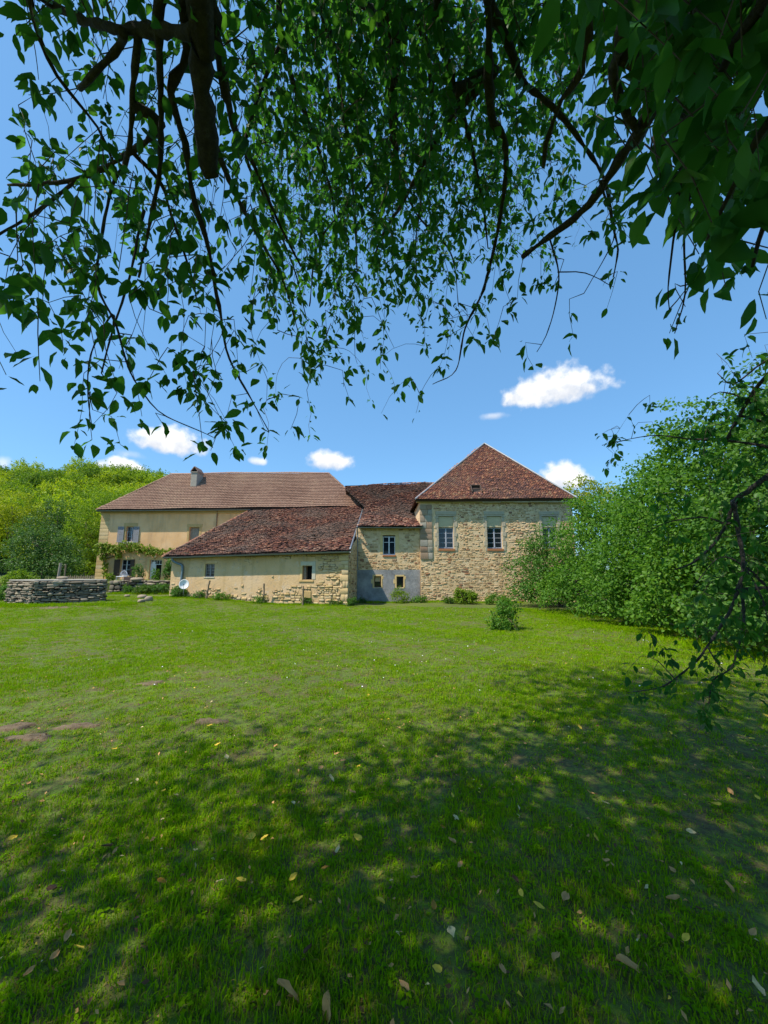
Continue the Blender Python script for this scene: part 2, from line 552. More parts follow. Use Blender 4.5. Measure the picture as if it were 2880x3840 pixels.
    c = t.ramp(f, [(0.15, (0.080, 0.185, 0.003)), (0.45, (0.160, 0.325, 0.002)), (0.7, (0.235, 0.395, 0.003)), (0.95, (0.32, 0.39, 0.010))])
    dry = t.rng(mid, 0.51, 0.70, 0, 0.65)
    c = t.mix(t.math('MULTIPLY', dry, t.rng(r, 0.3, 0.9)), c, (0.26, 0.20, 0.02))
    c = t.mix(t.math('GREATER_THAN', r, 1.5), c, (0.26, 0.21, 0.045))     # straw blades carry rnd = 2
    t.leaf(c, 0.35, 0.6, t.mix(1.0, c, (1.45, 1.4, 0.4), 'MULTIPLY'), 0.03); G['grass'] = t.m
    G['weed_grass'] = leaf_mat('tall_grass', (0.035, 0.09, 0.010), (0.07, 0.15, 0.015), (0.13, 0.21, 0.025), 0.35, 0.45, 1.4)

    # foliage
    G['cherry'] = leaf_mat('cherry_leaf', (0.016, 0.072, 0.014), (0.034, 0.118, 0.018), (0.070, 0.180, 0.020), 0.50, 0.5, 1.9, 0.7)
    G['hazel'] = leaf_mat('hazel_leaf', (0.036, 0.112, 0.014), (0.082, 0.195, 0.020), (0.160, 0.290, 0.028), 0.42, 0.45, 1.6, 0.7)
    G['hazel_deep'] = leaf_mat('deep_green_leaf', (0.034, 0.105, 0.018), (0.072, 0.172, 0.026), (0.13, 0.25, 0.036), 0.38, 0.45, 1.5, 0.7)
    G['yellow_leaf'] = leaf_mat('yellow_green_leaf', (0.15, 0.21, 0.010), (0.27, 0.32, 0.012), (0.40, 0.42, 0.02), 0.45, 0.5, 1.3, 0.4)
    G['bright_leaf'] = leaf_mat('bright_green_leaf', (0.075, 0.155, 0.012), (0.15, 0.25, 0.014), (0.25, 0.34, 0.02), 0.42, 0.5, 1.4, 0.4)
    G['dark_leaf'] = leaf_mat('dark_green_leaf', (0.035, 0.09, 0.022), (0.07, 0.145, 0.032), (0.13, 0.22, 0.045), 0.35, 0.45, 1.4, 0.6)
    G['vine'] = leaf_mat('vine_leaf', (0.09, 0.16, 0.012), (0.17, 0.25, 0.018), (0.26, 0.33, 0.03), 0.42, 0.5, 1.3, 1.2)
    t = MT('far_wood_leaf')
    r = t.attr(); oi = t.n('ShaderNodeObjectInfo').outputs['Random']
    f = t.math('ADD', t.math('MULTIPLY', r, 0.35), t.math('MULTIPLY', oi, 0.65))
    c = t.ramp(f, [(0.12, (0.08, 0.16, 0.018)), (0.4, (0.165, 0.27, 0.018)), (0.65, (0.28, 0.385, 0.018)), (0.92, (0.40, 0.46, 0.025))])
    t.leaf(c, 0.4, 0.55, t.mix(1.0, c, (1.4, 1.4, 0.6), 'MULTIPLY')); G['far_leaf'] = t.m

    t = MT('cherry_bark')
    c = t.ramp(t.noise(30, 6, 0.65), [(0.3, (0.020, 0.017, 0.014)), (0.55, (0.050, 0.042, 0.034)), (0.8, (0.10, 0.105, 0.085))])
    t.color(c).set(Roughness=0.95).bump(t.noise(60, 5, 0.7), 0.9, 0.02); G['bark'] = t.m
    G['twig'] = plain('brown_twig', (0.075, 0.055, 0.035), 0.9, 0, 20, 0.3, 0)
    G['stem'] = plain('shrub_stem', (0.13, 0.10, 0.07), 0.9, 0, 12, 0.35, 0.3)
    G['moss'] = plain('grey_lichen', (0.06, 0.065, 0.045), 0.95, 0, 30, 0.4, 0.3)
    for k, c in (('leaf_yellow', (0.80, 0.57, 0.07)), ('leaf_pale', (0.78, 0.62, 0.32)), ('leaf_tan', (0.66, 0.36, 0.14)), ('leaf_brown', (0.15, 0.075, 0.04)), ('leaf_orange', (0.42, 0.21, 0.03))):
        t = MT('fallen_' + k)
        t.leaf(t.mix(t.noise(45, 4), [v * 0.7 for v in c], [v * 1.2 for v in c]), 0.25, 0.6); G[k] = t.m
    return G


G = make_mats()
# ------------------------------------------------------------------ facades
class Fac:
    """vertical wall plane: plan origin P0, unit direction u along it, outward normal n (towards the lawn)"""
    def __init__(s, p0, p1):
        s.P0 = np.array([p0[0], p0[1], 0.0])
        d = np.array([p1[0] - p0[0], p1[1] - p0[1], 0.0])
        s.L = np.linalg.norm(d)
        s.u = d / s.L
        s.n = np.array([s.u[1], -s.u[0], 0.0])
        s.z = np.array([0, 0, 1.0])

    def pt(s, a, z, d=0.0):
        return s.P0 + s.u * a + s.n * d + s.z * z

    def px(s, px, py, d=0.0):
        r = ray(px, py)
        o = s.P0 + s.n * d
        t = ((o - CAM) @ s.n) / (r @ s.n)
        P = CAM + r * t - o
        return float(P @ s.u), float(P[2])

    def rect(s, x0, x1, y0, y1, d=0.0):
        """photo rectangle -> (a0, a1, z0, z1)"""
        xm, ym = (x0 + x1) / 2, (y0 + y1) / 2
        return (s.px(x0, ym, d)[0], s.px(x1, ym, d)[0], s.px(xm, y1, d)[1], s.px(xm, y0, d)[1])

    def box(s, mb, a0, a1, z0, z1, d0, d1):
        # d0 (inner) < d1 (outer)
        P = [s.pt(a0, z0, d1), s.pt(a1, z0, d1), s.pt(a1, z0, d0), s.pt(a0, z0, d0),
             s.pt(a0, z1, d1), s.pt(a1, z1, d1), s.pt(a1, z1, d0), s.pt(a0, z1, d0)]
        mb.hexa(P)
        return mb

    def wall(s, name, mat, parent, a0, a1, z0, z1, openings, depth=0.45):
        """front skin with openings and their reveals"""
        mb = MB()
        A = sorted(set([a0, a1] + [v for o in openings for v in o[:2]]))
        Z = sorted(set([z0, z1] + [v for o in openings for v in o[2:]]))
        inside = lambda a, z: any(o[0] < a < o[1] and o[2] < z < o[3] for o in openings)
        for i in range(len(A) - 1):
            for j in range(len(Z) - 1):
                if inside((A[i] + A[i + 1]) / 2, (Z[j] + Z[j + 1]) / 2): continue
                mb.quad(s.pt(A[i], Z[j]), s.pt(A[i + 1], Z[j]), s.pt(A[i + 1], Z[j + 1]), s.pt(A[i], Z[j + 1]))
        for (p, q, b, t) in openings:
            D = -depth
            mb.quad(s.pt(p, b), s.pt(p, t), s.pt(p, t, D), s.pt(p, b, D))
            mb.quad(s.pt(q, t), s.pt(q, b), s.pt(q, b, D), s.pt(q, t, D))
            mb.quad(s.pt(p, t), s.pt(q, t), s.pt(q, t, D), s.pt(p, t, D))
            mb.quad(s.pt(q, b), s.pt(p, b), s.pt(p, b, D), s.pt(q, b, D))
        # inner skin so that the wall has thickness
        mb.quad(s.pt(a1, z0, -depth - .02), s.pt(a0, z0, -depth - .02), s.pt(a0, z1, -depth - .02), s.pt(a1, z1, -depth - .02))
        return mb.obj(name, mat, parent)

    def block(s, name, mat, parent, a0, a1, z0, z1, d0, d1, bevel=0.012):
        return s.box(MB(), a0, a1, z0, z1, d0, d1).obj(name, mat, parent, bevel=bevel)


def stone_variants(n, seed, jag=0.10, bev=0.88, npt=8, e=0.30):
    r = np.random.default_rng(seed)
    out = []
    for k in range(n):
        V = []
        for ring, (sc, dep) in enumerate(((1.0, 0.0), (1.0, -0.55), (bev, -1.0))):
            for i in range(npt):
                t = (i + 0.5) / npt * 2 * math.pi
                c, s_ = math.cos(t), math.sin(t)
                x = 0.5 * math.copysign(abs(c) ** e, c); z = 0.5 * math.copysign(abs(s_) ** e, s_)
                if ring == 0:
                    V.append([x, 0, z])
                else:
                    V.append([x * sc, dep, z * sc])
        V = np.array(V)
        jx = 1 + r.uniform(-jag, jag, npt); jz = 1 + r.uniform(-jag * 1.4, jag * 1.4, npt)
        for ring in range(3):
            V[ring * npt:(ring + 1) * npt, 0] *= jx; V[ring * npt:(ring + 1) * npt, 2] *= jz
        V[2 * npt:, 1] += r.uniform(-0.22, 0.22, npt)
        F = []
        for ring in range(2):
            for i in range(npt):
                j = (i + 1) % npt
                F.append((ring * npt + i, ring * npt + j, (ring + 1) * npt + j, (ring + 1) * npt + i))
        F.append(tuple(range(2 * npt, 3 * npt)))
        out.append(Variant(V, F, (k + 0.5) / n))
    return out


RUB = stone_variants(30, 3, 0.17, 0.86, 7, 0.45)
ASH = stone_variants(14, 5, 0.015, 0.975, 8, 0.10)


def rubble(fac, a0, a1, z0, z1, excl, h=(0.07, 0.17), w=(1.4, 3.6), gap=0.022, proud=(0.012, 0.04), keep=None, seed=1, nvar=30, rot=3.0, fill=1.0):
    r = np.random.default_rng(seed)
    idx, M = [], []
    z = z0
    while z < z1:
        hh = r.uniform(*h)
        if z + hh > z1 - h[0] * .5: hh = z1 - z
        if hh < .035: break
        a = a0 - r.uniform(0, 0.15)
        while a < a1:
            ww = max(0.09, hh * r.uniform(*w))
            b0, b1 = max(a, a0), min(a + ww, a1)
            a += ww
            if b1 - b0 < 0.07: continue
            ca, cz = (b0 + b1) / 2, z + hh / 2
            if any(b1 > e[0] and b0 < e[1] and z + hh > e[2] and z < e[3] for e in excl): continue
            if keep is not None and not keep(ca, cz, r): continue
            sw = (b1 - b0) * r.uniform(.86, 1.06) - gap * r.uniform(0.4, 1.6); sh = hh * r.uniform(0.70, 1.12) - gap * r.uniform(0.3, 1.2)
            sw *= fill; sh *= fill
            if sw < 0.04 or sh < 0.03: continue
            dep = r.uniform(*proud)
            t = math.radians(r.normal(0, rot))
            X = fac.u * math.cos(t) + fac.z * math.sin(t); Zv = fac.z * math.cos(t) - fac.u * math.sin(t)
            m = np.eye(4)
            m[:3, 0] = X * sw; m[:3, 1] = -fac.n * dep; m[:3, 2] = Zv * sh
            m[:3, 3] = fac.pt(ca + r.uniform(-.01, .01), cz + r.uniform(-0.022, 0.022), 0.0)
            idx.append(int(r.integers(nvar))); M.append(m)
        z += hh
    return idx, M


def joints(fac, M, prob, drop, grow, d, parent, seed, wear=None):
    """dark open joints: a slightly larger recessed patch behind some of the stones"""
    r = np.random.default_rng(seed)
    mb = MB()
    for m in M:
        if r.random() > prob: continue
        c = m[:3, 3]; w = np.linalg.norm(m[:3, 0]) / 2 + grow * r.uniform(.4, 1.3); h = np.linalg.norm(m[:3, 2]) / 2 + grow * r.uniform(.4, 1.3)
        a = (c - fac.P0) @ fac.u; z = c[2] - drop * r.uniform(.3, 1.2)
        dd = d * r.uniform(.6, 1.2)
        mb.quad(fac.pt(a - w * r.uniform(.8, 1), z - h, dd), fac.pt(a + w, z - h * r.uniform(.8, 1), dd), fac.pt(a + w * r.uniform(.8, 1), z + h, dd), fac.pt(a - w, z + h * r.uniform(.8, 1), dd))
    o = mb.obj('open_joints', G['joint'], parent); o['kind'] = 'stuff'


def window_unit(fac, a0, a1, z0, z1, depth, mat, parent, cols=2, rows=(1, 1, 1, 1), bar=0.05, glaze=0.022, glass='glass', meet=0.075):
    """casement: outer frame, meeting stile and glazing bars as the window, every pane a sub-part"""
    mb = MB()
    d0, d1 = -depth - 0.05, -depth
    fac.box(mb, a0, a0 + bar, z0, z1, d0, d1); fac.box(mb, a1 - bar, a1, z0, z1, d0, d1)
    fac.box(mb, a0 + bar, a1 - bar, z1 - bar, z1, d0, d1); fac.box(mb, a0 + bar, a1 - bar, z0, z0 + bar * 1.3, d0, d1)
    iz0, iz1 = z0 + bar * 1.3, z1 - bar
    ia0, ia1 = a0 + bar, a1 - bar
    cells = []
    cw = (ia1 - ia0 - (cols - 1) * meet) / cols
    for c in range(cols):
        x0 = ia0 + c * (cw + meet)
        if c: fac.box(mb, x0 - meet, x0, iz0, iz1, d0, d1 + 0.012)
        tot = float(sum(rows)); z = iz1
        avail = iz1 - iz0 - glaze * (len(rows) - 1)
        for k, rr in enumerate(rows):
            hgt = avail * rr / tot
            cells.append((x0, x0 + cw, z - hgt, z))
            z -= hgt
            if k < len(rows) - 1:
                fac.box(mb, x0, x0 + cw, z - glaze, z, d0 + 0.01, d1 - 0.005)
                z -= glaze
    w = mb.obj('window', mat, parent, bevel=0.006)
    for (p, q, b, t) in cells:
        fac.box(MB(), p, q, b, t, -depth - 0.036, -depth - 0.028).obj('pane', G[glass], w)
    return w


def backing(fac, r, depth, parent, name='room_shade_panel'):
    """near-black panel painted to stand for the unlit room behind an opening"""
    a0, a1, z0, z1 = r
    mb = MB()
    fac.box(mb, a0 - .05, a1 + .05, z0 - .05, z1 + .05, -depth - .10, -depth - .06)
    return mb.obj(name, G['dark'], parent)


# ------------------------------------------------------------------ roofs
def flat_tile_variants(n, w, l, t, seed):
    r = np.random.default_rng(seed)
    out = []
    for k in range(n):
        b = r.uniform(-0.006, 0.010, 2); e = r.uniform(-0.012, 0.012, 2)
        V = [(-w / 2, e[0], 0), (w / 2, e[1], 0), (w / 2, l, 0), (-w / 2, l, 0),
             (-w / 2, e[0], t + b[0]), (w / 2, e[1], t + b[1]), (w / 2, l, t), (-w / 2, l, t), (0, (e[0] + e[1]) / 2 - 0.004, t + 0.006 + r.uniform(-.004, .006)), (0, l, t + 0.004)]
        F = [(0, 1, 5, 8, 4), (4, 8, 9, 7), (8, 5, 6, 9), (1, 2, 6, 5), (3, 0, 4, 7)]
        out.append(Variant(V, F, r.uniform(0, 1)))
    return out


def pan_tile_variants(n, w, l, seed):
    """interlocking tile: flat pan, side roll and middle rib"""
    r = np.random.default_rng(seed)
    prof = [(-0.5, 0.0), (-0.44, 0.050), (-0.34, 0.056), (-0.26, 0.006), (0.02, 0.004), (0.08, 0.036), (0.16, 0.004), (0.5, 0.002)]
    out = []
    for k in range(n):
        V = []
        for y in (0.0, l):
            for (x, z) in prof: V.append((x * w, y, z + 0.022))
        m = len(prof)
        for (x, z) in (prof[0], prof[-1]): V.append((x * w, 0.0, 0.0))
        F = [(i, i + 1, m + i + 1, m + i) for i in range(m - 1)]
        F.append((2 * m, 2 * m + 1) + tuple(range(m - 1, -1, -1)))
        out.append(Variant(V, F, r.uniform(0, 1)))
    return out


def in_poly(p, poly):
    x, y = p
    c = False
    n = len(poly)
    for i in range(n):
        x0, y0 = poly[i]; x1, y1 = poly[(i + 1) % n]
        if (y0 > y) != (y1 > y) and x < (x1 - x0) * (y - y0) / (y1 - y0) + x0: c = not c
    return c


class Plane:
    def __init__(s, O, B, T):
        """O eave start, B eave end, T any point up the slope"""
        s.O = np.array(O, float)
        s.u = np.array(B, float) - s.O; s.len = np.linalg.norm(s.u); s.u /= s.len
        v = np.array(T, float) - s.O; v -= s.u * (v @ s.u); s.v = v / np.linalg.norm(v)
        s.n = np.cross(s.u, s.v)
        if s.n[2] < 0: s.n = -s.n

    def pt(s, a, b, d=0.0):
        return s.O + s.u * a + s.v * b + s.n * d

    def px(s, px, py):
        r = ray(px, py)
        t = ((s.O - CAM) @ s.n) / (r @ s.n)
        P = CAM + r * t - s.O
        return float(P @ s.u), float(P @ s.v)

    def px_on(s, px, py, dsp):
        """photo pixel -> (u, v) on the plane displaced by dsp(u, v)"""
        r = ray(px, py); h = 0.0
        for _ in range(60):
            t = ((s.O + s.n * h - CAM) @ s.n) / (r @ s.n)
            P = CAM + r * t - s.O
            a, b = float(P @ s.u), float(P @ s.v)
            h += .35 * (dsp(a, b) - h)
        return a, b

    def uv(s, P):
        P = np.array(P) - s.O
        return float(P @ s.u), float(P @ s.v)


def lay_tiles(pl, poly, variants, wid, expo, thick, disp, seed, jit=(0.006, 1.5, 0.010), stagger=True, lenf=2.2):
    r = np.random.default_rng(seed)
    idx, M = [], []
    umin = min(p[0] for p in poly); umax = max(p[0] for p in poly); vmax = max(p[1] for p in poly); vmin = min(p[1] for p in poly)
    row = 0
    v = vmin
    tilt = math.atan2(thick, expo)
    while v < vmax:
        off = (0.5 * (row % 2) + (r.uniform(-.12, .12) if stagger else 0)) * wid if stagger else 0.0
        us = np.arange(umin - wid + off, umax + wid, wid)
        wob = r.normal(0, jit[0] * 0.6)
        for a in us:
            if not in_poly((a, v + expo * 0.35), poly): continue
            b = v + r.normal(0, jit[0]) + wob
            d = disp(a, v)
            t = math.radians(r.normal(0, jit[1]))
            X = pl.u * math.cos(t) + pl.v * math.sin(t)
            Y = pl.v * math.cos(t) - pl.u * math.sin(t)
            tl = tilt + abs(r.normal(0, jit[2] * 3)) * (1 if r.random() < 0.25 else 0.3)
            Yt = Y * math.cos(tl) - pl.n * math.sin(tl)
            N = np.cross(X, Yt)
            m = np.eye(4)
            m[:3, 0] = X * r.uniform(0.96, 1.0); m[:3, 1] = Yt; m[:3, 2] = N
            m[:3, 3] = pl.pt(a, b, d + thick * 1.15 + max(0, r.normal(0, jit[2])))
            idx.append(int(r.integers(len(variants)))); M.append(m)
        v += expo
        row += 1
    return idx, M


def deck_mesh(pl, poly, disp, mat, parent, name='roof', drop=0.03, thick=0.16, fine=1, under=True):
    """roof boarding under the tiles as a fan from the polygon centre, with edge thickness"""
    mb = MB()
    res = []
    n = len(poly)
    pts = []
    for i in range(n):
        p, q = np.array(poly[i]), np.array(poly[(i + 1) % n])
        for k in range(8 * fine): pts.append(p + (q - p) * k / (8 * fine))
    c = np.mean(np.array(poly), axis=0)
    m = len(pts)
    top = [pl.pt(p[0], p[1], disp(p[0], p[1]) - drop) for p in pts]
    bot = [pl.pt(p[0], p[1], disp(p[0], p[1]) - drop - thick) for p in pts]
    V = top + bot
    rings = 6 * fine
    V = []
    for k in range(rings):
        f = 1 - k / rings
        for p in pts:
            q = c + (p - c) * f
            V.append(pl.pt(q[0], q[1], disp(q[0], q[1]) - drop))
    V.append(pl.pt(c[0], c[1], disp(c[0], c[1]) - drop))
    F = []
    for k in range(rings - 1):
        for i in range(m):
            j = (i + 1) % m
            F.append((k * m + i, k * m + j, (k + 1) * m + j, (k + 1) * m + i))
    for i in range(m): F.append(((rings - 1) * m + i, (rings - 1) * m + (i + 1) % m, rings * m))
    b0 = len(V)
    V += bot
    for i in range(m): F.append((b0 + i, b0 + (i + 1) % m, (i + 1) % m, i))
    if under: F.append(tuple(b0 + i for i in range(m - 1, -1, -1)))
    mb.add(V, F)
    return mb.obj(name, mat, parent)


def cap_variants(n, rad, l, seed):
    r = np.random.default_rng(seed)
    out = []
    for k in range(n):
        V = []
        for y, rr in ((0, rad * 1.06), (l, rad * 0.92)):
            for i in range(7):
                t = math.pi * i / 6
                V.append((math.cos(t) * rr, y, math.sin(t) * rr * 0.85))
        F = [(i + 1, i, 7 + i, 8 + i) for i in range(6)] + [tuple(range(7))]
        out.append(Variant(V, F, r.uniform(0, 1)))
    return out


def lay_caps(A, B, l, variants, seed, lift=0.02, upv=None):
    r = np.random.default_rng(seed)
    A, B = np.array(A, float), np.array(B, float)
    d = B - A; L = np.linalg.norm(d); d /= L
    up = np.array([0, 0, 1.0]); up = up - d * (up @ d); up /= np.linalg.norm(up)
    X = np.cross(d, up)
    idx, M = [], []
    for k in range(int(L / l)):
        m = np.eye(4)
        m[:3, 0] = X; m[:3, 1] = d; m[:3, 2] = up
        m[:3, 3] = A + d * (k * l) + up * (lift + r.normal(0, 0.006)) + X * r.normal(0, 0.008)
        idx.append(int(r.integers(len(variants)))); M.append(m)
    return idx, M


def gutter(A, B, rad, mat, parent, name='gutter', sag=0.0):
    A, B = np.array(A, float), np.array(B, float)
    d = B - A; L = np.linalg.norm(d); d /= L
    out = np.cross(d, [0, 0, 1.0]); out /= np.linalg.norm(out)
    if out[1] > 0: out = -out
    mb = MB()
    n = max(2, int(L / 1.2))
    prof = [(math.cos(t), math.sin(t)) for t in np.linspace(math.pi, 2 * math.pi, 8)]
    prof = [(x * rad, z * rad) for x, z in prof] + [(rad * 1.12, rad * 0.06)]
    inner = [(x * 0.9, z * 0.9 + 0.002) for x, z in prof[:-1]][::-1]
    P = prof + inner
    V, F = [], []
    r = np.random.default_rng(int(L * 100))
    for i in range(n + 1):
        c = A + d * L * i / n + np.array([0, 0, -sag * math.sin(math.pi * i / n) + r.normal(0, 0.006)])
        for (x, z) in P: V.append(c + out * x + np.array([0, 0, z]))
    m = len(P)
    for i in range(n):
        for j in range(m):
            k = (j + 1) % m
            F.append((i * m + j, i * m + k, (i + 1) * m + k, (i + 1) * m + j))
    F.append(tuple(range(m))); F.append(tuple(range(n * m + m - 1, n * m - 1, -1)))
    mb.add(V, F)
    return mb.obj(name, mat, parent)


def pipe(pts, rad, mat, parent, name='downpipe'):
    P = smooth_path(pts, 0.06) if len(pts) > 2 else np.array(pts, float)
    return MB().tube(P, rad, 10).obj(name, mat, parent, smooth=True)


OLD = flat_tile_variants(24, 0.165, 0.27, 0.018, 11)
PAN = pan_tile_variants(16, 0.29, 0.40, 12)
CAP = cap_variants(8, 0.115, 0.40, 13)


# =================================================================== pavilion (stone, steep hipped roof)
def pavilion():
    Y = 25.3
    xl, xr = at_y(1576, 2000, Y)[0], at_y(2150, 1960, Y)[0]
    F = Fac((xl, Y), (xr, Y))
    root = thing('stone_pavilion', 'tall rubble stone pavilion with steep red tiled hip roof and cross-barred windows', 'building', ((xl + xr) / 2, Y + 4, 0))
    ztop = F.px(1850, 1878)[1]
    wins = []
    for (x0, x1) in ((1645, 1701), (1827, 1883), (2035, 2090)):
        wins.append(F.rect(x0, x1, 1936, 2058))
    W = F.wall('wall', G['mortar'], root, 0, F.L, -0.6, ztop, wins)
    # the other three walls
    mb = MB()
    for (p, q) in (((xr, Y), (xr, Y + 9)), ((xr, Y + 9), (xl, Y + 9)), ((xl, Y + 9), (xl, Y))):
        f = Fac(p, q)
        mb.quad(f.pt(0, -.6), f.pt(f.L, -.6), f.pt(f.L, ztop), f.pt(0, ztop))
    mb.obj('wall', G['mortar'], root)
    excl = []
    # quoin strip on the corner
    qa0, qa1, qz0, qz1 = F.rect(1575, 1621, 1890, 2098)
    excl.append((qa0 - .02, qa1 + .03, qz0 - .02, qz1 + .1))
    r = np.random.default_rng(4)
    z = qz0
    qidx, qM = [], []
    while z < qz1 - 0.1:
        h = min(r.uniform(0.30, 0.46), qz1 - z)
        cuts = [qa0, qa0 + (qa1 - qa0) * r.uniform(0.35, 0.65), qa1] if r.random() < 0.7 else [qa0, qa1]
        for p, q in zip(cuts[:-1], cuts[1:]):
            m = np.eye(4)
            m[:3, 0] = F.u * (q - p - .012); m[:3, 1] = -F.n * 0.055; m[:3, 2] = F.z * (h - .014); m[:3, 3] = F.pt((p + q) / 2, z + h / 2)
            qidx.append(int(r.integers(14))); qM.append(m)
        z += h
    pieces('quoin_stone', 'quoin_stones', ASH, qidx, qM, G['quoin'], W)
    for k, (x0, x1) in enumerate(((1645, 1701), (1827, 1883), (2035, 2090))):
        o = wins[k]
        ra = F.rect(x0, x1, 1979, 2056)
        w = window_unit(F, o[0], o[1], ra[2], ra[3], 0.16, G['grey_paint'], root, 2, (1, 1, 1, 1), 0.045, 0.025)
        pz0, pz1 = F.px(x0, 1975)[1], F.px(x0, 1936)[1]
        F.block('panel', G['pale_panel'], w, o[0], o[1], ra[3] + 0.03, o[3], -0.14, -0.06)
        F.block('sill', G['red_sill'], w, o[0] - 0.03, o[1] + 0.06, o[2] - 0.16, o[2], -0.2, 0.05, 0.02)
        lz = F.px(x0, 1919)[1]
        F.block('lintel', G['grey_stone'], w, o[0] - .16, o[1] + .16, o[3] + 0.0, o[3] + 0.09, -0.1, 0.03, 0.012)
        F.block('lintel', G['grey_stone'], w, o[0] - .20, o[1] + .20, o[3] + 0.095, lz + 0.02, -0.05, 0.045, 0.02)
        for side in (0, 1):
            z = o[2] - 0.14; kk = 0
            while z < o[3] - 0.05:
                h = min(r.uniform(0.26, 0.38), o[3] - z)
                wd = 0.15 if kk % 2 == 0 else 0.24
                wd += r.uniform(-.02, .03)
                a0_, a1_ = (o[0] - wd, o[0] - .003) if side == 0 else (o[1] + .003, o[1] + wd)
                if z < o[2]:
                    a0_, a1_ = (a0_, o[0] - 0.035) if side == 0 else (o[1] + 0.065, a1_ + .05)
                F.block('jamb_stone', G['grey_stone'], w, a0_, a1_, z + .006, z + h - .006, -0.05, 0.035 + r.uniform(-.006, .006), 0.012)
                z += h; kk += 1
        backing(F, o, 0.22, w)
        excl.append((o[0] - .22, o[1] + .24, o[2] - .17, lz + .03))
    idx, M = rubble(F, 0.0, F.L, -0.15, ztop - 0.02, excl, h=(0.055, 0.15), w=(1.0, 3.2), gap=0.022, proud=(0.004, 0.022), seed=21,
                    keep=lambda a, z, r: r.random() < 0.72)
    joints(F, M, .30, .012, .008, .004, W, 22)
    vis = np.linalg.norm(np.array(M)[:, :3, 3] - F.pt(3.2, 1.6), axis=1)
    pieces('stone', 'stones', RUB, idx, M, G['rubble'], W, order=np.argsort(vis))
    # cornice of stone lengths
    cz0, cz1 = F.px(1850, 1887)[1] + 0.02, F.px(1850, 1873)[1] + 0.02
    a = -0.25
    k = 0
    while a < F.L + 0.25:
        l = r.uniform(0.8, 1.3)
        b = min(a + l, F.L + 0.25)
        F.block('cornice_stone', G['grey_stone'], W, a + .006, b - .006, cz0 + r.uniform(-.015, .015), cz1 + r.uniform(-.015, .015), -0.1, 0.26, 0.03)
        a = b
    # roof
    A = at_y(1557, 1873, Y - 0.45); B = at_y(2163, 1868, Y - 0.45); T = at_y(1816, 1664, 29.4)
    pl = Plane(A, B, T)
    dsp = lambda a, v: 0.03 * math.sin(a * 1.7 + 0.6) * math.sin(v * 1.1 + 1) + 0.015 * math.sin(a * 4.1 + v * 2.0)
    tu, tv = pl.uv(T)
    poly = [(0, 0), (pl.len, 0), (tu, tv)]
    R = deck_mesh(pl, poly, dsp, G['deck'], root)
    vent = [pl.px(*p) for p in ((1772, 1849), (1800, 1849), (1798, 1826), (1774, 1826))]
    ve = (min(p[0] for p in vent), max(p[0] for p in vent), min(p[1] for p in vent), max(p[1] for p in vent))
    idx, M = lay_tiles(pl, poly, OLD, 0.168, 0.108, 0.02, dsp, 31, jit=(.008, 1.8, .016))
    keep = [i for i in range(len(idx)) if not (lambda p: ve[0] - .05 < p[0] < ve[1] + .05 and ve[2] - .12 < p[1] < ve[3])(pl.uv(M[i][:3, 3]))]
    idx = [idx[i] for i in keep]; M = [M[i] for i in keep]
    pieces('roof_tile', 'roof_tiles', OLD, idx, M, G['red_tile'], R)
    # small roof vent: open box with a tiled lip
    mb = MB()
    for (p, q, b, t) in ((ve[0] - .05, ve[0], ve[2], ve[3] + .05), (ve[1], ve[1] + .05, ve[2], ve[3] + .05), (ve[0], ve[1], ve[3], ve[3] + .05)):
        mb.hexa([pl.pt(p, b, -.05), pl.pt(q, b, -.05), pl.pt(q, t, -.05), pl.pt(p, t, -.05), pl.pt(p, b, .16), pl.pt(q, b, .16), pl.pt(q, t, .16), pl.pt(p, t, .16)])
    v = mb.obj('roof_vent', G['dark_wood'], R)
    mb = MB(); mb.quad(pl.pt(ve[0], ve[2], -.01), pl.pt(ve[1], ve[2], -.01), pl.pt(ve[1], ve[3], -.01), pl.pt(ve[0], ve[3], -.01))
    mb.obj('vent_dark_sheet', G['dark'], v)  # flat near-black sheet, the shade inside the vent put into its colour
    # back and side slopes (boarded and tiled out of view)
    Ab, Bb = A + np.array([0, 9.6, 0]), B + np.array([0, 9.6, 0])
    mb = MB()
    mb.add([A, T, Ab], [(0, 1, 2)]); mb.add([B, Bb, T], [(0, 1, 2)]); mb.add([Ab, Bb, T], [(0, 1, 2)][::-1])
    mb.obj('rear_slope', G['red_tile'], R)
    # zinc hips
    for (p, q) in ((A, T), (B, T)):
        d = (q - p) / np.linalg.norm(q - p)
        n_ = int(np.linalg.norm(q - p) / 0.8)
        for i in range(n_):
            P0 = p + (q - p) * i / n_; P1 = p + (q - p) * (i + 1) / n_
            MB().tube([P0 + pl.n * .045, P1 + pl.n * .052], [0.062, 0.056], 8).obj('hip_flashing', G['zinc_light'], R, smooth=False)
    return root


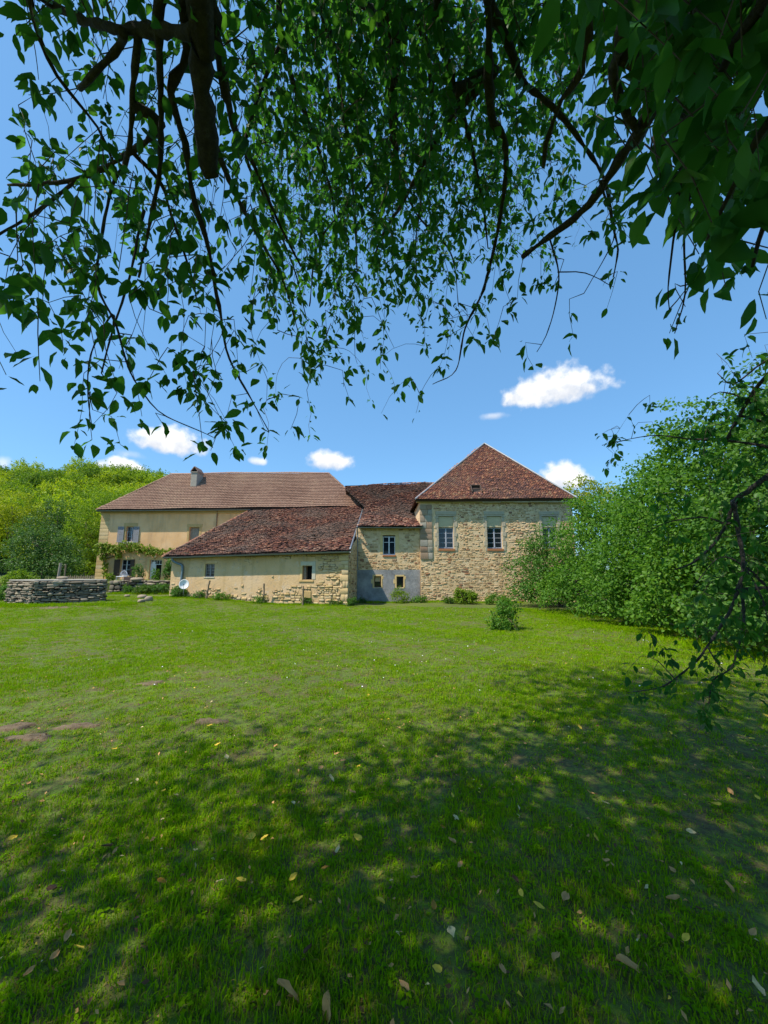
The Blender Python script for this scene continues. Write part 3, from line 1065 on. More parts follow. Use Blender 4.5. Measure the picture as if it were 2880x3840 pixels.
# =================================================================== link building between lean-to and pavilion
def link_building():
    Y = 25.5
    xl, xr = at_y(1334, 2100, Y)[0], at_y(1575.5, 2100, Y)[0]
    F = Fac((xl, Y), (xr, Y))
    root = thing('link_house', 'low rubble stone link house with grey cement base, white window and old red roof', 'building', ((xl + xr) / 2, Y + 3, 0))
    ztop = F.px(1450, 1978)[1]
    up = F.rect(1436, 1482, 2007, 2081)
    s1 = F.rect(1403.5, 1429, 2161, 2203); s2 = F.rect(1487.6, 1513, 2162, 2204)
    zg = F.px(1450, 2137)[1]
    W = F.wall('wall', G['mortar'], root, 0, F.L, -0.6, ztop, [up, s1, s2])
    # cement render on the lower part, 3 cm proud
    mb = MB()
    A = [0.0, s1[0] - .12, s1[1] + .12, s2[0] - .14, s2[1] + .12, F.L - 0.02]
    Fr = lambda a, b, c, d: F.box(mb, a, b, c, d, -0.02, 0.03)
    zt1, zt2 = s1[3] + .11, s2[3] + .11
    Fr(A[0], A[1], -.6, zg); Fr(A[2], A[3], -.6, zg); Fr(A[4], A[5], -.6, zg)
    Fr(A[1], A[2], -.6, s1[2] - .03); Fr(A[1], A[2], zt1, zg); Fr(A[3], A[4], -.6, s2[2] - .03); Fr(A[3], A[4], zt2, zg)
    mb.obj('cement_render', G['grey_render'], W)
    w = window_unit(F, up[0], up[1], up[2], up[3] - 0.08, 0.12, G['white_paint'], root, 2, (0.42, 1.0), 0.05, 0.03)
    backing(F, up, 0.22, w)
    F.block('sill', G['red_sill'], w, up[0] - .02, up[1] + .05, up[2] - .13, up[2], -.15, .045, .02)
    F.block('lintel', G['yellow_stone'], w, up[0] - .14, up[1] + .22, up[3], up[3] + .24, -.05, .016, .01)
    F.block('jamb_stone', G['yellow_stone'], w, up[0] - .2, up[0] - .003, up[2] + .05, up[3] - .003, -.05, .012, .01)
    F.block('jamb_stone', G['yellow_stone'], w, up[1] + .003, up[1] + .25, up[2] + .35, up[3] - .003, -.05, .014, .01)
    for k, s in enumerate((s1, s2)):
        sw = window_unit(F, s[0] + .01, s[1] - .01, s[2] + .01, s[3] - .01, 0.18, G['dark_wood'], root, 1, (1, 1) if k == 0 else (1,), 0.035, 0.02)
        backing(F, s, 0.26, sw)
        F.block('lintel', G['yellow_stone'], sw, s[0] - .09, s[1] + .06, s[3], s[3] + .105, -.05, .036, .01)
        zz = s[2] - .02
        hs = (s[3] - s[2] + .02)
        for side in (0, 1):
            ww = (.11, .21, .12) if side == 0 else (.10, .09, .16)
            z = zz
            for j in range(3):
                h = hs * (.38, .36, .26)[j]
                a0_, a1_ = (s[0] - ww[j], s[0] - .003) if side == 0 else (s[1] + .003, s[1] + ww[j])
                F.block('jamb_stone', G['yellow_stone'], sw, a0_, a1_, z, z + h - .004, -.05, .04, .01)
                z += h
        F.block('sill', G['pale_stone'], sw, s[0] - .02, s[1] + .02, s[2] - .05, s[2] - .003, -.1, .05, .01)
        if k == 0:
            F.block('blind', G['pale_panel'], sw, s[0] + .05, s[1] - .05, (s[2] + s[3]) / 2, s[3] - .05, -.205, -.2, 0)
    excl = [(up[0] - .26, up[1] + .28, up[2] - .15, up[3] + .26), (-1, F.L + 1, -1, zg + .01)]
    idx, M = rubble(F, 0.05, F.L - .02, zg + .03, ztop - .03, excl, h=(0.07, 0.16), w=(1.2, 2.8), gap=0.03, proud=(0.006, 0.024), seed=33,
                    keep=lambda a, z, r: r.random() < (0.78 if z < up[2] else 0.5))
    joints(F, M, .35, .010, .008, .004, W, 34)
    pieces('stone', 'stones', RUB, idx, M, G['rubble'], W)
    # roof
    A_ = at_y(1338, 1973, Y - .4); B_ = at_y(1584, 1973, Y - .4); T_ = at_y(1480, 1815, 39.0)
    pl = Plane(A_, B_, T_)
    VT = pl.uv(T_)[1]
    dsp = lambda a, v: -.62 * math.sin(math.pi * min(1, max(0, v / VT))) * (1 + .25 * math.exp(-max(0, a))) + 0.06 * math.sin(a * 1.3 + 0.5) * math.sin(v * 0.55) + 0.03 * math.sin(a * 3.1 + v * 1.3)
    poly = [pl.px_on(*p, dsp) for p in ((1342, 1973), (1583, 1973), (1660, 1812), (1560, 1811), (1450, 1815), (1370, 1821), (1294, 1829), (1330, 1862), (1367, 1897))]
    R = deck_mesh(pl, poly, dsp, G['deck'], root, drop=.07, thick=.04, fine=3, under=False)
    idx, M = lay_tiles(pl, poly, OLD, 0.172, 0.125, 0.026, dsp, 41, jit=(0.016, 3.0, 0.03))
    pieces('roof_tile', 'roof_tiles', OLD, idx, M, G['old_tile'], R)
    pts = [pl.pt(p[0], p[1], dsp(*p)) for p in poly[2:7]]
    ci, cM = [], []
    for p, q in zip(pts[:-1], pts[1:]):
        i_, m_ = lay_caps(p, q, 0.38, CAP, 44, 0.0); ci += i_; cM += m_
    pieces('ridge_tile', 'ridge_tiles', CAP, ci, cM, G['old_tile'], R)
    Tl, Tr = pl.pt(*poly[6]), pl.pt(*poly[2])
    mb = MB(); mb.quad(Tl, Tr, Tr + np.array([0, 8, -5.0]), Tl + np.array([0, 8, -5.0])); mb.obj('rear_slope', G['old_tile'], R)
    g0 = at_y(1336, 1977, Y - .42); g1 = at_y(1582, 1977, Y - .42); g1[2] = g0[2] = (g0[2] + g1[2]) / 2
    gutter(g0, g1, .075, G['zinc'], root)
    xp = at_y(1340, 2100, Y - .12)[0]
    zb = at_y(1340, 2252, Y - .1)[2]
    pipe([(xp - .02, Y - .42, g0[2] - .07), (xp, Y - .36, g0[2] - .2), (xp, Y - .12, g0[2] - .45), (xp, Y - .10, g0[2] - .9), (xp, Y - .10, 1.0), (xp, Y - .10, zb + .18), (xp + .06, Y - .16, zb), (xp + .22, Y - .3, zb - .03)], .042, G['zinc'], root)
    return root


# =================================================================== lean-to barn
LT = {}


def lean_to():
    pr = at_y(1306, 2200, 22.8); plf = at_y(640, 2160, 25.0)
    F = Fac((plf[0], plf[1]), (pr[0], pr[1]))
    LT['F'] = F
    root = thing('lean_to_barn', 'long low rendered barn with sweeping old brown tile roof and exposed stone corner', 'building', F.pt(F.L / 2, 0.1, -5))
    w1 = F.rect(769, 804, 2114.5, 2163.5); w2 = F.rect(1134, 1170, 2122, 2174)
    bl = F.rect(1137, 1167, 2216, 2243)
    zt = lambda a: F.px(645, 2090)[1] * (1 - a / F.L) + F.px(1306, 2070)[1] * a / F.L
    ztop = max(zt(0), zt(F.L)) + .05
    W = F.wall('wall', G['cream'], root, 0, F.L, -0.6, ztop, [w1, w2, (bl[0] + .06, bl[1] - .06, -.2, bl[2])])
    # window with small panes
    w = window_unit(F, w1[0], w1[1], w1[2], w1[3], .10, G['shutter'], root, 2, (1, 1, 1, 1), .045, .028)
    backing(F, w1, .2, w)
    F.block('lintel', G['cream'], w, w1[0] - .2, w1[1] + .2, w1[3] + .02, w1[3] + .2, -.05, .02, .01)
    F.block('sill', G['pale_stone'], w, w1[0] - .05, w1[1] + .03, w1[2] - .07, w1[2], -.1, .03, .01)
    F.block('jamb_stone', G['yellow_stone'], w, w1[0] - .1, w1[0] - .003, w1[2] + .003, w1[3], -.2, .012, .006)
    # open barn window, casement swung in
    mb = MB()
    F.box(mb, w2[0] + .03, w2[0] + .09, w2[2], w2[3], -.2, -.14); F.box(mb, w2[0] + .10, w2[0] + .16, w2[2] + .02, w2[3] - .02, -.40, -.15)
    w = mb.obj('window', G['grey_wood'], root)
    backing(F, w2, .4, w)
    F.block('jamb_stone', G['yellow_stone'], w, w2[0] - .13, w2[0] - .003, w2[2] - .02, w2[3] + .02, -.3, .02, .008)
    F.block('jamb_stone', G['pale_stone'], w, w2[1] + .003, w2[1] + .22, w2[2] + .02, w2[3] + .02, -.3, .02, .008)
    F.block('lintel', G['pale_stone'], w, w2[0] - .13, w2[1] + .22, w2[3] + .024, w2[3] + .26, -.2, .02, .008)
    F.block('sill', G['gold_stone'], w, w2[0] - .2, w2[1] + .12, w2[2] - .14, w2[2] - .024, -.2, .04, .015)
    F.block('stone_block', G['gold_stone'], W, bl[0], bl[1], bl[2], bl[3], -.1, .04, .02)
    mb = MB(); F.box(mb, bl[0] + .05, bl[1] - .05, -.2, bl[2], -.3, -.28); mb.obj('low_dark_sheet', G['dark'], W)  # near-black sheet behind the hole, painted as its unlit hollow
    # exposed masonry: corner, foot of the wall and below the eaves
    exw = [(w1[0] - .25, w1[1] + .25, w1[2] - .1, w1[3] + .25), (w2[0] - .22, w2[1] + .25, w2[2] - .16, w2[3] + .28), (bl[0] - .02, bl[1] + .02, -1, bl[3] + .02)]
    qa = F.px(1278, 2160)[0]
    aR = F.px(1184, 2150)[0]

    def keep(a, z, r):
        s = (math.sin(a * 2.1 + 1) + math.sin(a * 5.3) * .5 + math.sin(z * 7 + a)) * .12
        hz = zt(a)
        if a > aR + s * 3:
            t = (z / hz)
            if 0.44 < t < 0.62 and a < F.L - .9 + s: return r.random() < .38
            return r.random() < .95
        if z > hz - .22 + s * .8 and a > F.L * .42: return r.random() < .9
        if z < 0.72 + s * 1.8 + (.4 if a > F.L * .6 else 0): return r.random() < (.82 if z < .5 + s else .45)
        return r.random() < .012
    exq = [(F.L - .34, F.L + 1, -1, 9)]
    idx, M = rubble(F, 0.05, F.L - .02, 0.02, ztop - .05, exw + exq, h=(0.09, 0.19), w=(1.2, 3.2), gap=0.028, proud=(0.02, 0.06), seed=51, keep=keep)
    joints(F, M, .85, .004, .018, .006, W, 52)
    pieces('stone', 'stones', RUB, idx, M, G['gold_stone'], W)
    r = np.random.default_rng(6)
    # quoins
    z = -.1; k = 0; qi, qM = [], []
    hz = zt(F.L)
    while z < hz - .1:
        h = min(r.uniform(.22, .42), hz - z)
        wd = r.uniform(.34, .46) if k % 2 else r.uniform(.5, .72)
        cuts = [F.L - wd, F.L] if r.random() < .6 else [F.L - wd, F.L - wd * .4, F.L]
        for p, q in zip(cuts[:-1], cuts[1:]):
            m = np.eye(4); m[:3, 0] = F.u * (q - p - .012); m[:3, 1] = -F.n * .075; m[:3, 2] = F.z * (h - .014); m[:3, 3] = F.pt((p + q) / 2, z + h / 2)
            qi.append(int(r.integers(14))); qM.append(m)
        z += h; k += 1
    joints(F, qM, 1, 0, .012, .006, W, 53)
    pieces('quoin_stone', 'quoin_stones', ASH, qi, qM, G['gold_stone'], W)
    # roof
    Eo = .38
    e0a, e0z = F.px(612, 2085, Eo); e1a, e1z = F.px(1312, 2063, Eo)
    E0, E1 = F.pt(e0a, e0z, Eo), F.pt(e1a, e1z, Eo)
    T0 = at_y(936, 1913, 38.0); T1 = at_y(1364, 1900, 38.0)
    pl = Plane(E0, E1, (T0 + T1) / 2)
    t0, t1 = pl.uv(T0), pl.uv(T1)
    d0, d1 = (T0 - pl.O) @ pl.n, (T1 - pl.O) @ pl.n
    poly = [(0, 0), (pl.len, 0), t1, t0]
    LT.update(pl=pl, poly=poly, T0=T0, T1=T1, E0=E0, E1=E1)

    def dsp(a, v):
        fv = max(0, min(1, v / t1[1])); fu = max(0, min(1, a / pl.len))
        b = fv * (d0 * (1 - fu) + d1 * fu)
        sag = -0.10 * math.sin(math.pi * fu) * math.sin(math.pi * fv)
        return b + sag + 0.05 * math.sin(a * 1.1 + .4) * math.sin(v * .7) + .022 * math.sin(a * 2.9 + v * 1.7)
    R = deck_mesh(pl, poly, dsp, G['deck'], root)
    idx, M = lay_tiles(pl, poly, OLD, 0.172, 0.125, 0.028, dsp, 61, jit=(0.018, 3.2, 0.034))
    pieces('roof_tile', 'roof_tiles', OLD, idx, M, G['old_tile'], R)
    # verge: barge tiles on one side, zinc-capped verge on the other
    ci, cM = lay_caps(E0, T0, .36, CAP, 64, -.03)
    pieces('verge_tile', 'verge_tiles', CAP, ci, cM, G['red_tile'], R)
    P = [E1 + np.array([.02, 0, .05]), E1 * .66 + T1 * .34 + np.array([.05, 0, .16]), E1 * .33 + T1 * .67 + np.array([.05, 0, .16]), T1 + np.array([.0, 0, .1])]
    MB().tube(smooth_path(P, .5), .06, 8).obj('verge_flashing', G['zinc'], R, smooth=True)
    # end wall towards the link house
    cx = at_y(1340, 2200, 25.5)[0]
    S = Fac((pr[0], pr[1]), (cx - .02, 25.5))
    far = S.L
    zr = lambda y: E1[2] + (T1[2] - E1[2]) * (y - E1[1]) / (T1[1] - E1[1])
    mb = MB()
    mb.add([S.pt(0, -.6), S.pt(far, -.6), S.pt(far, zr(25.5) - .05), S.pt(0, zr(22.8) - .05)], [(0, 1, 2, 3)])
    bk = np.array([T1[0] + .05, 38.0, 0])
    mb.add([S.pt(far, -.6), bk + [0, 0, -.6], bk + [0, 0, T1[2] - .1], S.pt(far, zr(25.5) - .05)], [(0, 1, 2, 3)])
    W2 = mb.obj('end_wall', G['mortar'], root)
    mb = MB()
    L0 = F.pt(0, 0); L1 = np.array([T0[0] - .1, 38.0, 0])
    mb.add([L1 + [0, 0, -.6], L0 + [0, 0, -.6], L0 + [0, 0, E0[2] + .02], L1 + [0, 0, T0[2] - .1]], [(0, 1, 2, 3)])
    mb.obj('end_wall', G['cream'], root)
    idx, M = rubble(S, 0.03, S.L, .05, zr(22.9) + .3, [], h=(0.08, 0.17), w=(1.0, 2.2), gap=.03, proud=(.01, .04), seed=71,
                    keep=lambda a, z, r: z < zr(22.8 + a) - .35 and r.random() < .8)
    pieces('stone', 'stones', RUB, idx, M, G['rubble'], W2)
    # gutter and downpipe
    g0 = F.pt(*F.px(612, 2090, Eo + .04), Eo + .04); g1 = F.pt(*F.px(1313, 2067, Eo + .04), Eo + .04)
    gutter(g0, g1, .085, G['zinc'], root)
    pp = [(646, 2092, Eo), (648, 2103, Eo - .05), (664, 2112, .2), (682, 2120, .08), (684, 2140, .08), (681, 2165, .08), (677, 2192, .08)]
    pipe([F.pt(*F.px(x, y, d), d) for x, y, d in pp], .075, G['blue_pipe'], root)
    return root


# =================================================================== farmhouse
def farmhouse():
    Y = 38.0
    xl = at_y(369, 2040, Y)[0]
    xr = at_y(1364, 1900, Y)[0]
    F = Fac((xl, Y), (xr, Y))
    root = thing('farmhouse', 'two storey ochre rendered farmhouse with brown tiled hip roof and grey shutters', 'house', ((xl + xr) / 2, Y + 5, 1.0))
    ztop = F.px(600, 1914)[1]
    u1 = F.rect(472, 506, 1975, 2031); u2 = F.rect(709, 746, 1977, 2038)
    l1 = F.rect(452, 488, 2098, 2158); dr = F.rect(560, 605, 2099, 2174)
    W = F.wall('wall', G['ochre'], root, 0, F.L, 0.2, ztop, [u1, u2, l1, dr])
    mb = MB()
    for (p, q) in (((xr, Y), (xr, Y + 10)), ((xr, Y + 10), (xl, Y + 10)), ((xl, Y + 10), (xl, Y))):
        f = Fac(p, q); mb.quad(f.pt(0, .2), f.pt(f.L, .2), f.pt(f.L, ztop), f.pt(0, ztop))
    mb.obj('wall', G['ochre'], root)
    r = np.random.default_rng(8)
    # corner quoins and cornice
    z = 1.0; qi, qM = [], []
    while z < ztop - .3:
        h = .36; wd = 0.9
        m = np.eye(4); m[:3, 0] = F.u * (wd - .02); m[:3, 1] = -F.n * .022; m[:3, 2] = F.z * (h - .022); m[:3, 3] = F.pt(wd / 2 - .02, z + h / 2)
        qi.append(int(r.integers(14))); qM.append(m); z += h
    pieces('quoin_stone', 'quoin_stones', ASH, qi, qM, G['gold_stone'], W)
    F.block('cornice', G['gold_stone'], W, -.1, F.L * .62, ztop - .30, ztop + .02, -.05, .10, .02)
    # upper window with open louvred shutters
    w = window_unit(F, u1[0], u1[1], u1[2], u1[3], .22, G['grey_paint'], root, 2, (1, 1, 1), .05, .03)
    backing(F, u1, .34, w)
    for (a0, a1, z0, z1) in ((u1[0] - .2, u1[0] - .003, u1[2] - .1, u1[3]), (u1[1] + .003, u1[1] + .2, u1[2] - .1, u1[3]), (u1[0] - .25, u1[1] + .2, u1[3] + .003, u1[3] + .38)):
        F.block('stone_surround', G['gold_stone'], w, a0, a1, z0, z1, -.1, .025, .01)
    F.block('sill', G['pale_stone'], w, u1[0] - .18, u1[1] + .18, u1[2] - .2, u1[2] - .003, -.15, .06, .012)
    cur = MB(); F.box(cur, (u1[0] + u1[1]) / 2, u1[1] - .05, u1[2] + .05, u1[3] - .05, -.32, -.31); cur.obj('curtain', G['curtain'], w)
    for (x0, x1) in ((442, 465), (501, 522)):
        s = F.rect(x0, x1, 1975, 2034)
        mb = MB()
        d0, d1 = .05, .085
        for (a0, a1, z0, z1) in ((s[0], s[0] + .07, s[2], s[3]), (s[1] - .07, s[1], s[2], s[3]), (s[0] + .07, s[1] - .07, s[3] - .09, s[3]), (s[0] + .07, s[1] - .07, s[2], s[2] + .09), (s[0] + .07, s[1] - .07, (s[2] + s[3]) / 2 - .04, (s[2] + s[3]) / 2 + .04)):
            F.box(mb, a0, a1, z0, z1, d0, d1)
        sh = mb.obj('shutter', G['shutter'], root)
        zz = s[2] + .10
        while zz < s[3] - .12:
            if abs(zz + .02 - (s[2] + s[3]) / 2) > .07:
                P = [F.pt(s[0] + .07, zz, d1 - .002), F.pt(s[1] - .07, zz, d1 - .002), F.pt(s[1] - .07, zz + .012, d1 - .006), F.pt(s[0] + .07, zz + .012, d1 - .006),
                     F.pt(s[0] + .07, zz + .04, d0 + .002), F.pt(s[1] - .07, zz + .04, d0 + .002), F.pt(s[1] - .07, zz + .052, d0 + .006), F.pt(s[0] + .07, zz + .052, d0 + .006)]
                MB().add(P, [(0, 1, 5, 4), (3, 2, 1, 0), (4, 5, 6, 7), (2, 3, 7, 6)]).obj('slat', G['shutter'], sh)
            zz += .062
    # boarded upper opening
    mb = MB(); n = 5
    w = None
    for k in range(n):
        a0 = u2[0] + (u2[1] - u2[0]) * k / n; a1 = u2[0] + (u2[1] - u2[0]) * (k + 1) / n - .008
        if w is None:
            mb = MB(); F.box(mb, u2[0] - .02, u2[1] + .02, u2[2] - .02, u2[3] + .02, -.32, -.26); w = mb.obj('window', G['dark_wood'], root)
        F.block('board', G['grey_wood'], w, a0, a1, u2[2], u2[3], -.26, -.22 + .006 * (k % 2), .004)
    for (a0, a1, z0, z1) in ((u2[0] - .2, u2[0] - .003, u2[2] - .1, u2[3]), (u2[1] + .003, u2[1] + .2, u2[2] - .1, u2[3]), (u2[0] - .25, u2[1] + .3, u2[3] + .003, u2[3] + .32)):
        F.block('stone_surround', G['gold_stone'], w, a0, a1, z0, z1, -.1, .025, .01)
    # ground floor french window with dark shutters
    w = window_unit(F, l1[0], l1[1], l1[2], l1[3], .2, G['white_paint'], root, 2, (1, 1, 1), .05, .03)
    backing(F, l1, .4, w)
    cur = MB(); F.box(cur, l1[0] + .05, l1[1] - .1, l1[2] + .05, l1[3] - .1, -.30, -.29); cur.obj('curtain', G['curtain'], w)
    F.block('lintel', G['yellow_stone'], w, l1[0] - .3, l1[1] + .3, l1[3] + .003, l1[3] + .22, -.1, .025, .01)
    for (x0, x1) in ((428, 450), (489, 504)):
        s = F.rect(x0, x1, 2098, 2160)
        mb = MB()
        F.box(mb, s[0], s[1], s[2], s[3], .03, .06)
        for f in (.12, .5, .86): F.box(mb, s[0] + .01, s[1] - .01, s[2] + (s[3] - s[2]) * f, s[2] + (s[3] - s[2]) * f + .1, .06, .085)
        mb.obj('shutter', G['dark_wood'], root)
    # door: transom of four panes, white leaf, dark open leaf
    mb = MB()
    am = dr[0] + (dr[1] - dr[0]) * .45; ztr = dr[3] - .42
    for (a0, a1, z0, z1) in ((dr[0], dr[0] + .06, dr[2], dr[3]), (dr[1] - .06, dr[1], dr[2], dr[3]), (dr[0] + .06, dr[1] - .06, ztr - .06, ztr), (dr[0] + .06, dr[1] - .06, dr[3] - .05, dr[3])):
        F.box(mb, a0, a1, z0, z1, -.22, -.16)
    D = mb.obj('door', G['white_paint'], root)
    F.block('door_leaf', G['white_paint'], D, dr[0] + .06, am, dr[2] + .02, ztr - .06, -.215, -.17)
    for k in range(3):
        zz = dr[2] + .2 + k * .55
        F.block('door_panel', G['white_paint'], D, dr[0] + .13, am - .07, zz, zz + .45, -.175, -.155, .01)
    cw = (dr[1] - dr[0] - .12) / 4
    for k in range(4):
        F.block('pane', G['glass'], D, dr[0] + .06 + k * cw + .015, dr[0] + .06 + (k + 1) * cw - .015, ztr, dr[3] - .05, -.20, -.19, 0)
        if k: F.block('glazing_bar', G['white_paint'], D, dr[0] + .06 + k * cw - .015, dr[0] + .06 + k * cw + .015, ztr, dr[3] - .05, -.21, -.17, 0)
    backing(F, dr, .4, D)
    for (a0, a1, z0, z1) in ((dr[0] - .24, dr[0] - .003, dr[2], dr[3]), (dr[1] + .003, dr[1] + .2, dr[2], dr[3]), (dr[0] - .24, dr[1] + .2, dr[3] + .003, dr[3] + .2)):
        F.block('stone_surround', G['yellow_stone'], D, a0, a1, z0, z1, -.1, .03, .01)
    # bare stones showing beside the door
    idx, M = rubble(F, dr[0] - 1.15, dr[0] - .27, 1.2, 3.1, [], h=(.1, .2), w=(1.2, 2.6), gap=.03, proud=(.01, .03), seed=83, keep=lambda a, z, r: r.random() < .5)
    pieces('stone', 'stones', RUB, idx, M, G['gold_stone'], W)
    # wall lamp: globe on a bracket
    c = F.pt(*F.px(581, 2086, .22), .22)
    lamp = thing('wall_lamp', 'white glass globe lamp on the farmhouse wall above the door', 'lamp', c)
    mb = MB()
    nr, ns = 8, 12
    V = [c + .14 * np.array([math.sin(math.pi * i / nr) * math.cos(2 * math.pi * j / ns), math.sin(math.pi * i / nr) * math.sin(2 * math.pi * j / ns), math.cos(math.pi * i / nr)]) for i in range(nr + 1) for j in range(ns)]
    mb.add(V, [(i * ns + j, (i + 1) * ns + j, (i + 1) * ns + (j + 1) % ns, i * ns + (j + 1) % ns) for i in range(nr) for j in range(ns)])
    mb.obj('globe', G['white_gloss'], lamp, smooth=True)
    pipe([c + [0, 0, -.12], c + [0, .02, -.24], c + [0, .2, -.26]], .025, G['dark_wood'], lamp, 'bracket')
    # thin rusty pipe down the facade
    a = F.px(814, 1950)[0]
    pipe([F.pt(a, ztop - .02, .07), F.pt(a, ztop - 2.6, .07)], .05, G['copper_pipe'], root)
    # roof
    A = at_y(362, 1913, Y - .5); B = at_y(1367, 1899, Y - .5); Dd = at_y(645, 1779, 43.0); C = at_y(1232, 1774, 43.0)
    pl = Plane(A, B, (Dd + C) / 2)
    ud, uc = pl.uv(Dd), pl.uv(C)
    poly = [(0, 0), (pl.len, 0), uc, ud]

    def dsp(a, v):
        f = a / pl.len; g = v / uc[1]
        return .09 * math.sin(f * 5.5 - .6) * g + .03 * math.sin(a * .9 + v * .6)
    R = deck_mesh(pl, poly, dsp, G['deck'], root)
    # chimney footprint
    idx, M = lay_tiles(pl, poly, PAN, .29, .325, .075, dsp, 91, jit=(.006, .4, .004), stagger=False)
    pieces('roof_tile', 'roof_tiles', PAN, idx, M, G['brown_tile'], R)
    Ab, Bb = A + np.array([0, 11, 0]), B + np.array([0, 11, 0])
    mb = MB(); mb.add([A, Dd, Ab], [(0, 1, 2)]); mb.add([B, Bb, C], [(0, 1, 2)]); mb.add([Ab, Dd, C, Bb], [(0, 1, 2, 3)])
    mb.obj('rear_slope', G['brown_tile'], R)
    ci, cM = [], []
    rp = [pl.pt(u_, ud[1] + (uc[1] - ud[1]) * (u_ - ud[0]) / (uc[0] - ud[0])) + pl.n * dsp(u_, uc[1]) for u_ in np.linspace(ud[0], uc[0], 9)]
    for p, q in list(zip(rp[:-1], rp[1:])) + [(A, rp[0]), (B, rp[-1])]:
        i_, m_ = lay_caps(p, q, .37, CAP, 94, .03); ci += i_; cM += m_
    pieces('ridge_tile', 'ridge_tiles', CAP, ci, cM, G['brown_tile'], R)
    g0, g1 = at_y(362, 1915, Y - .55), at_y(938, 1911, Y - .55)
    gutter(g0, g1, .085, G['zinc'], root)
    # chimney
    cb = at_y(714, 1812, 40.6); ct = at_y(714, 1772, 40.6); cr = at_y(737, 1812, 40.6)
    x0, x1, zb, zt = cb[0], cr[0], cb[2] - .8, ct[2]
    y0, y1 = 40.6, 42.0
    mb = MB().box(x0, x1, y0, y1, zb, zt)
    ch = mb.obj('chimney', G['concrete'], root, bevel=.02)
    MB().box(x0 - .07, x1 + .07, y0 - .07, y1 + .07, zt, zt + .09).obj('chimney_ledge', G['concrete'], ch, bevel=.015)
    xm = (x0 + x1) / 2; zr_ = zt + .66
    for s in (-1, 1):
        e = xm + s * ((x1 - x0) / 2 + .06)
        P = [(e, y0 - .05, zt + .10), (e, y1 + .05, zt + .10), (xm + s * .01, y1 + .05, zr_), (xm + s * .01, y0 - .05, zr_)]
        N = Vector((s * .8, 0, .6)) * .05
        MB().hexa(P + [(p[0] + N.x, p[1], p[2] + N.z) for p in P]).obj('chimney_cap_tile', G['brown_tile'], ch)
    for yy in (y0 + .12, y1 - .12):
        MB().add([(x0 + .02, yy, zt + .09), (x1 - .02, yy, zt + .09), (xm, yy, zr_ - .05)], [(0, 1, 2)]).obj('chimney_cap_end', G['dark'], ch)
    return root


pavilion()
link_building()
lean_to()
farmhouse()
# ------------------------------------------------------------------ ground sheet
def graded(lo, hi, near, step, grow):
    out = [near]
    for s, lim in ((1, hi), (-1, lo)):
        x, d = near, step
        while (x < lim if s > 0 else x > lim):
            x += s * d; d *= grow
            out.append(x)
    return np.array(sorted(out))


def ground():
    X = graded(-700, 700, 0.0, 0.35, 1.035); Yv = graded(-80, 900, 6.0, 0.3, 1.035)
    gx, gy = np.meshgrid(X, Yv)
    gz = ground_z(gx, gy)
    V = np.stack([gx, gy, gz], -1).reshape(-1, 3)
    nx, ny = len(X), len(Yv)
    i = np.arange(nx - 1); j = np.arange(ny - 1)
    a = (j[:, None] * nx + i[None]).ravel()
    loops = np.stack([a, a + 1, a + nx + 1, a + nx], 1).ravel()
    me = np_mesh('ground', V, loops, np.arange(len(a)) * 4, G['lawn'], smooth=True)
    o = bpy.data.objects.new('ground', me); link(o)
    tag(o, 'wide mown lawn in front of the stone buildings', kind='structure')
    del o['label']; o['label'] = 'wide mown lawn in front of the stone buildings'


ground()


def earth_patch(cx, cy, rx, ry, h, seed, rot=0.0):
    r = np.random.default_rng(seed)
    n, rings = 28, 5
    ph = r.uniform(0, 6.28, 4)
    V = []
    for k in range(rings + 1):
        f = k / rings
        for i in range(n):
            t = 2 * math.pi * i / n
            w = 1 + .22 * math.sin(2 * t + ph[0]) + .16 * math.sin(3 * t + ph[1]) + .14 * math.sin(7 * t + ph[2]) + .10 * math.sin(11 * t + ph[3])
            x0, y0 = rx * f * w * math.cos(t), ry * f * w * math.sin(t)
            x = cx + x0 * math.cos(rot) - y0 * math.sin(rot); y = cy + x0 * math.sin(rot) + y0 * math.cos(rot)
            zz = float(ground_z(x, y)) + (h * (1 - f * f) * (0.7 + .5 * r.random()) + .012 if k < rings else -.02)
            V.append((x, y, zz))
    F = []
    for k in range(rings):
        for i in range(n):
            j = (i + 1) % n
            F.append((k * n + i, (k + 1) * n + i, (k + 1) * n + j, k * n + j))
    o = MB().add(V, F).obj('earth_patch', G['earth'], smooth=True)
    o['kind'] = 'structure'
    return o


PATCHES = []
for k, (px, py, rx, ry) in enumerate(((55, 2728, .22, .10), (292, 2726, .22, .09), (112, 2768, .20, .10), (788, 2708, .17, .10), (565, 2564, .20, .10))):
    P = on_ground(px, py)
    PATCHES.append((P[0], P[1], rx, ry))
    earth_patch(P[0], P[1], rx, ry, .012, 100 + k)
PATCHES.append((-15.9, 20.3, 2.3, .75))
earth_patch(-15.9, 20.3, 2.4, .8, .03, 120, .25)


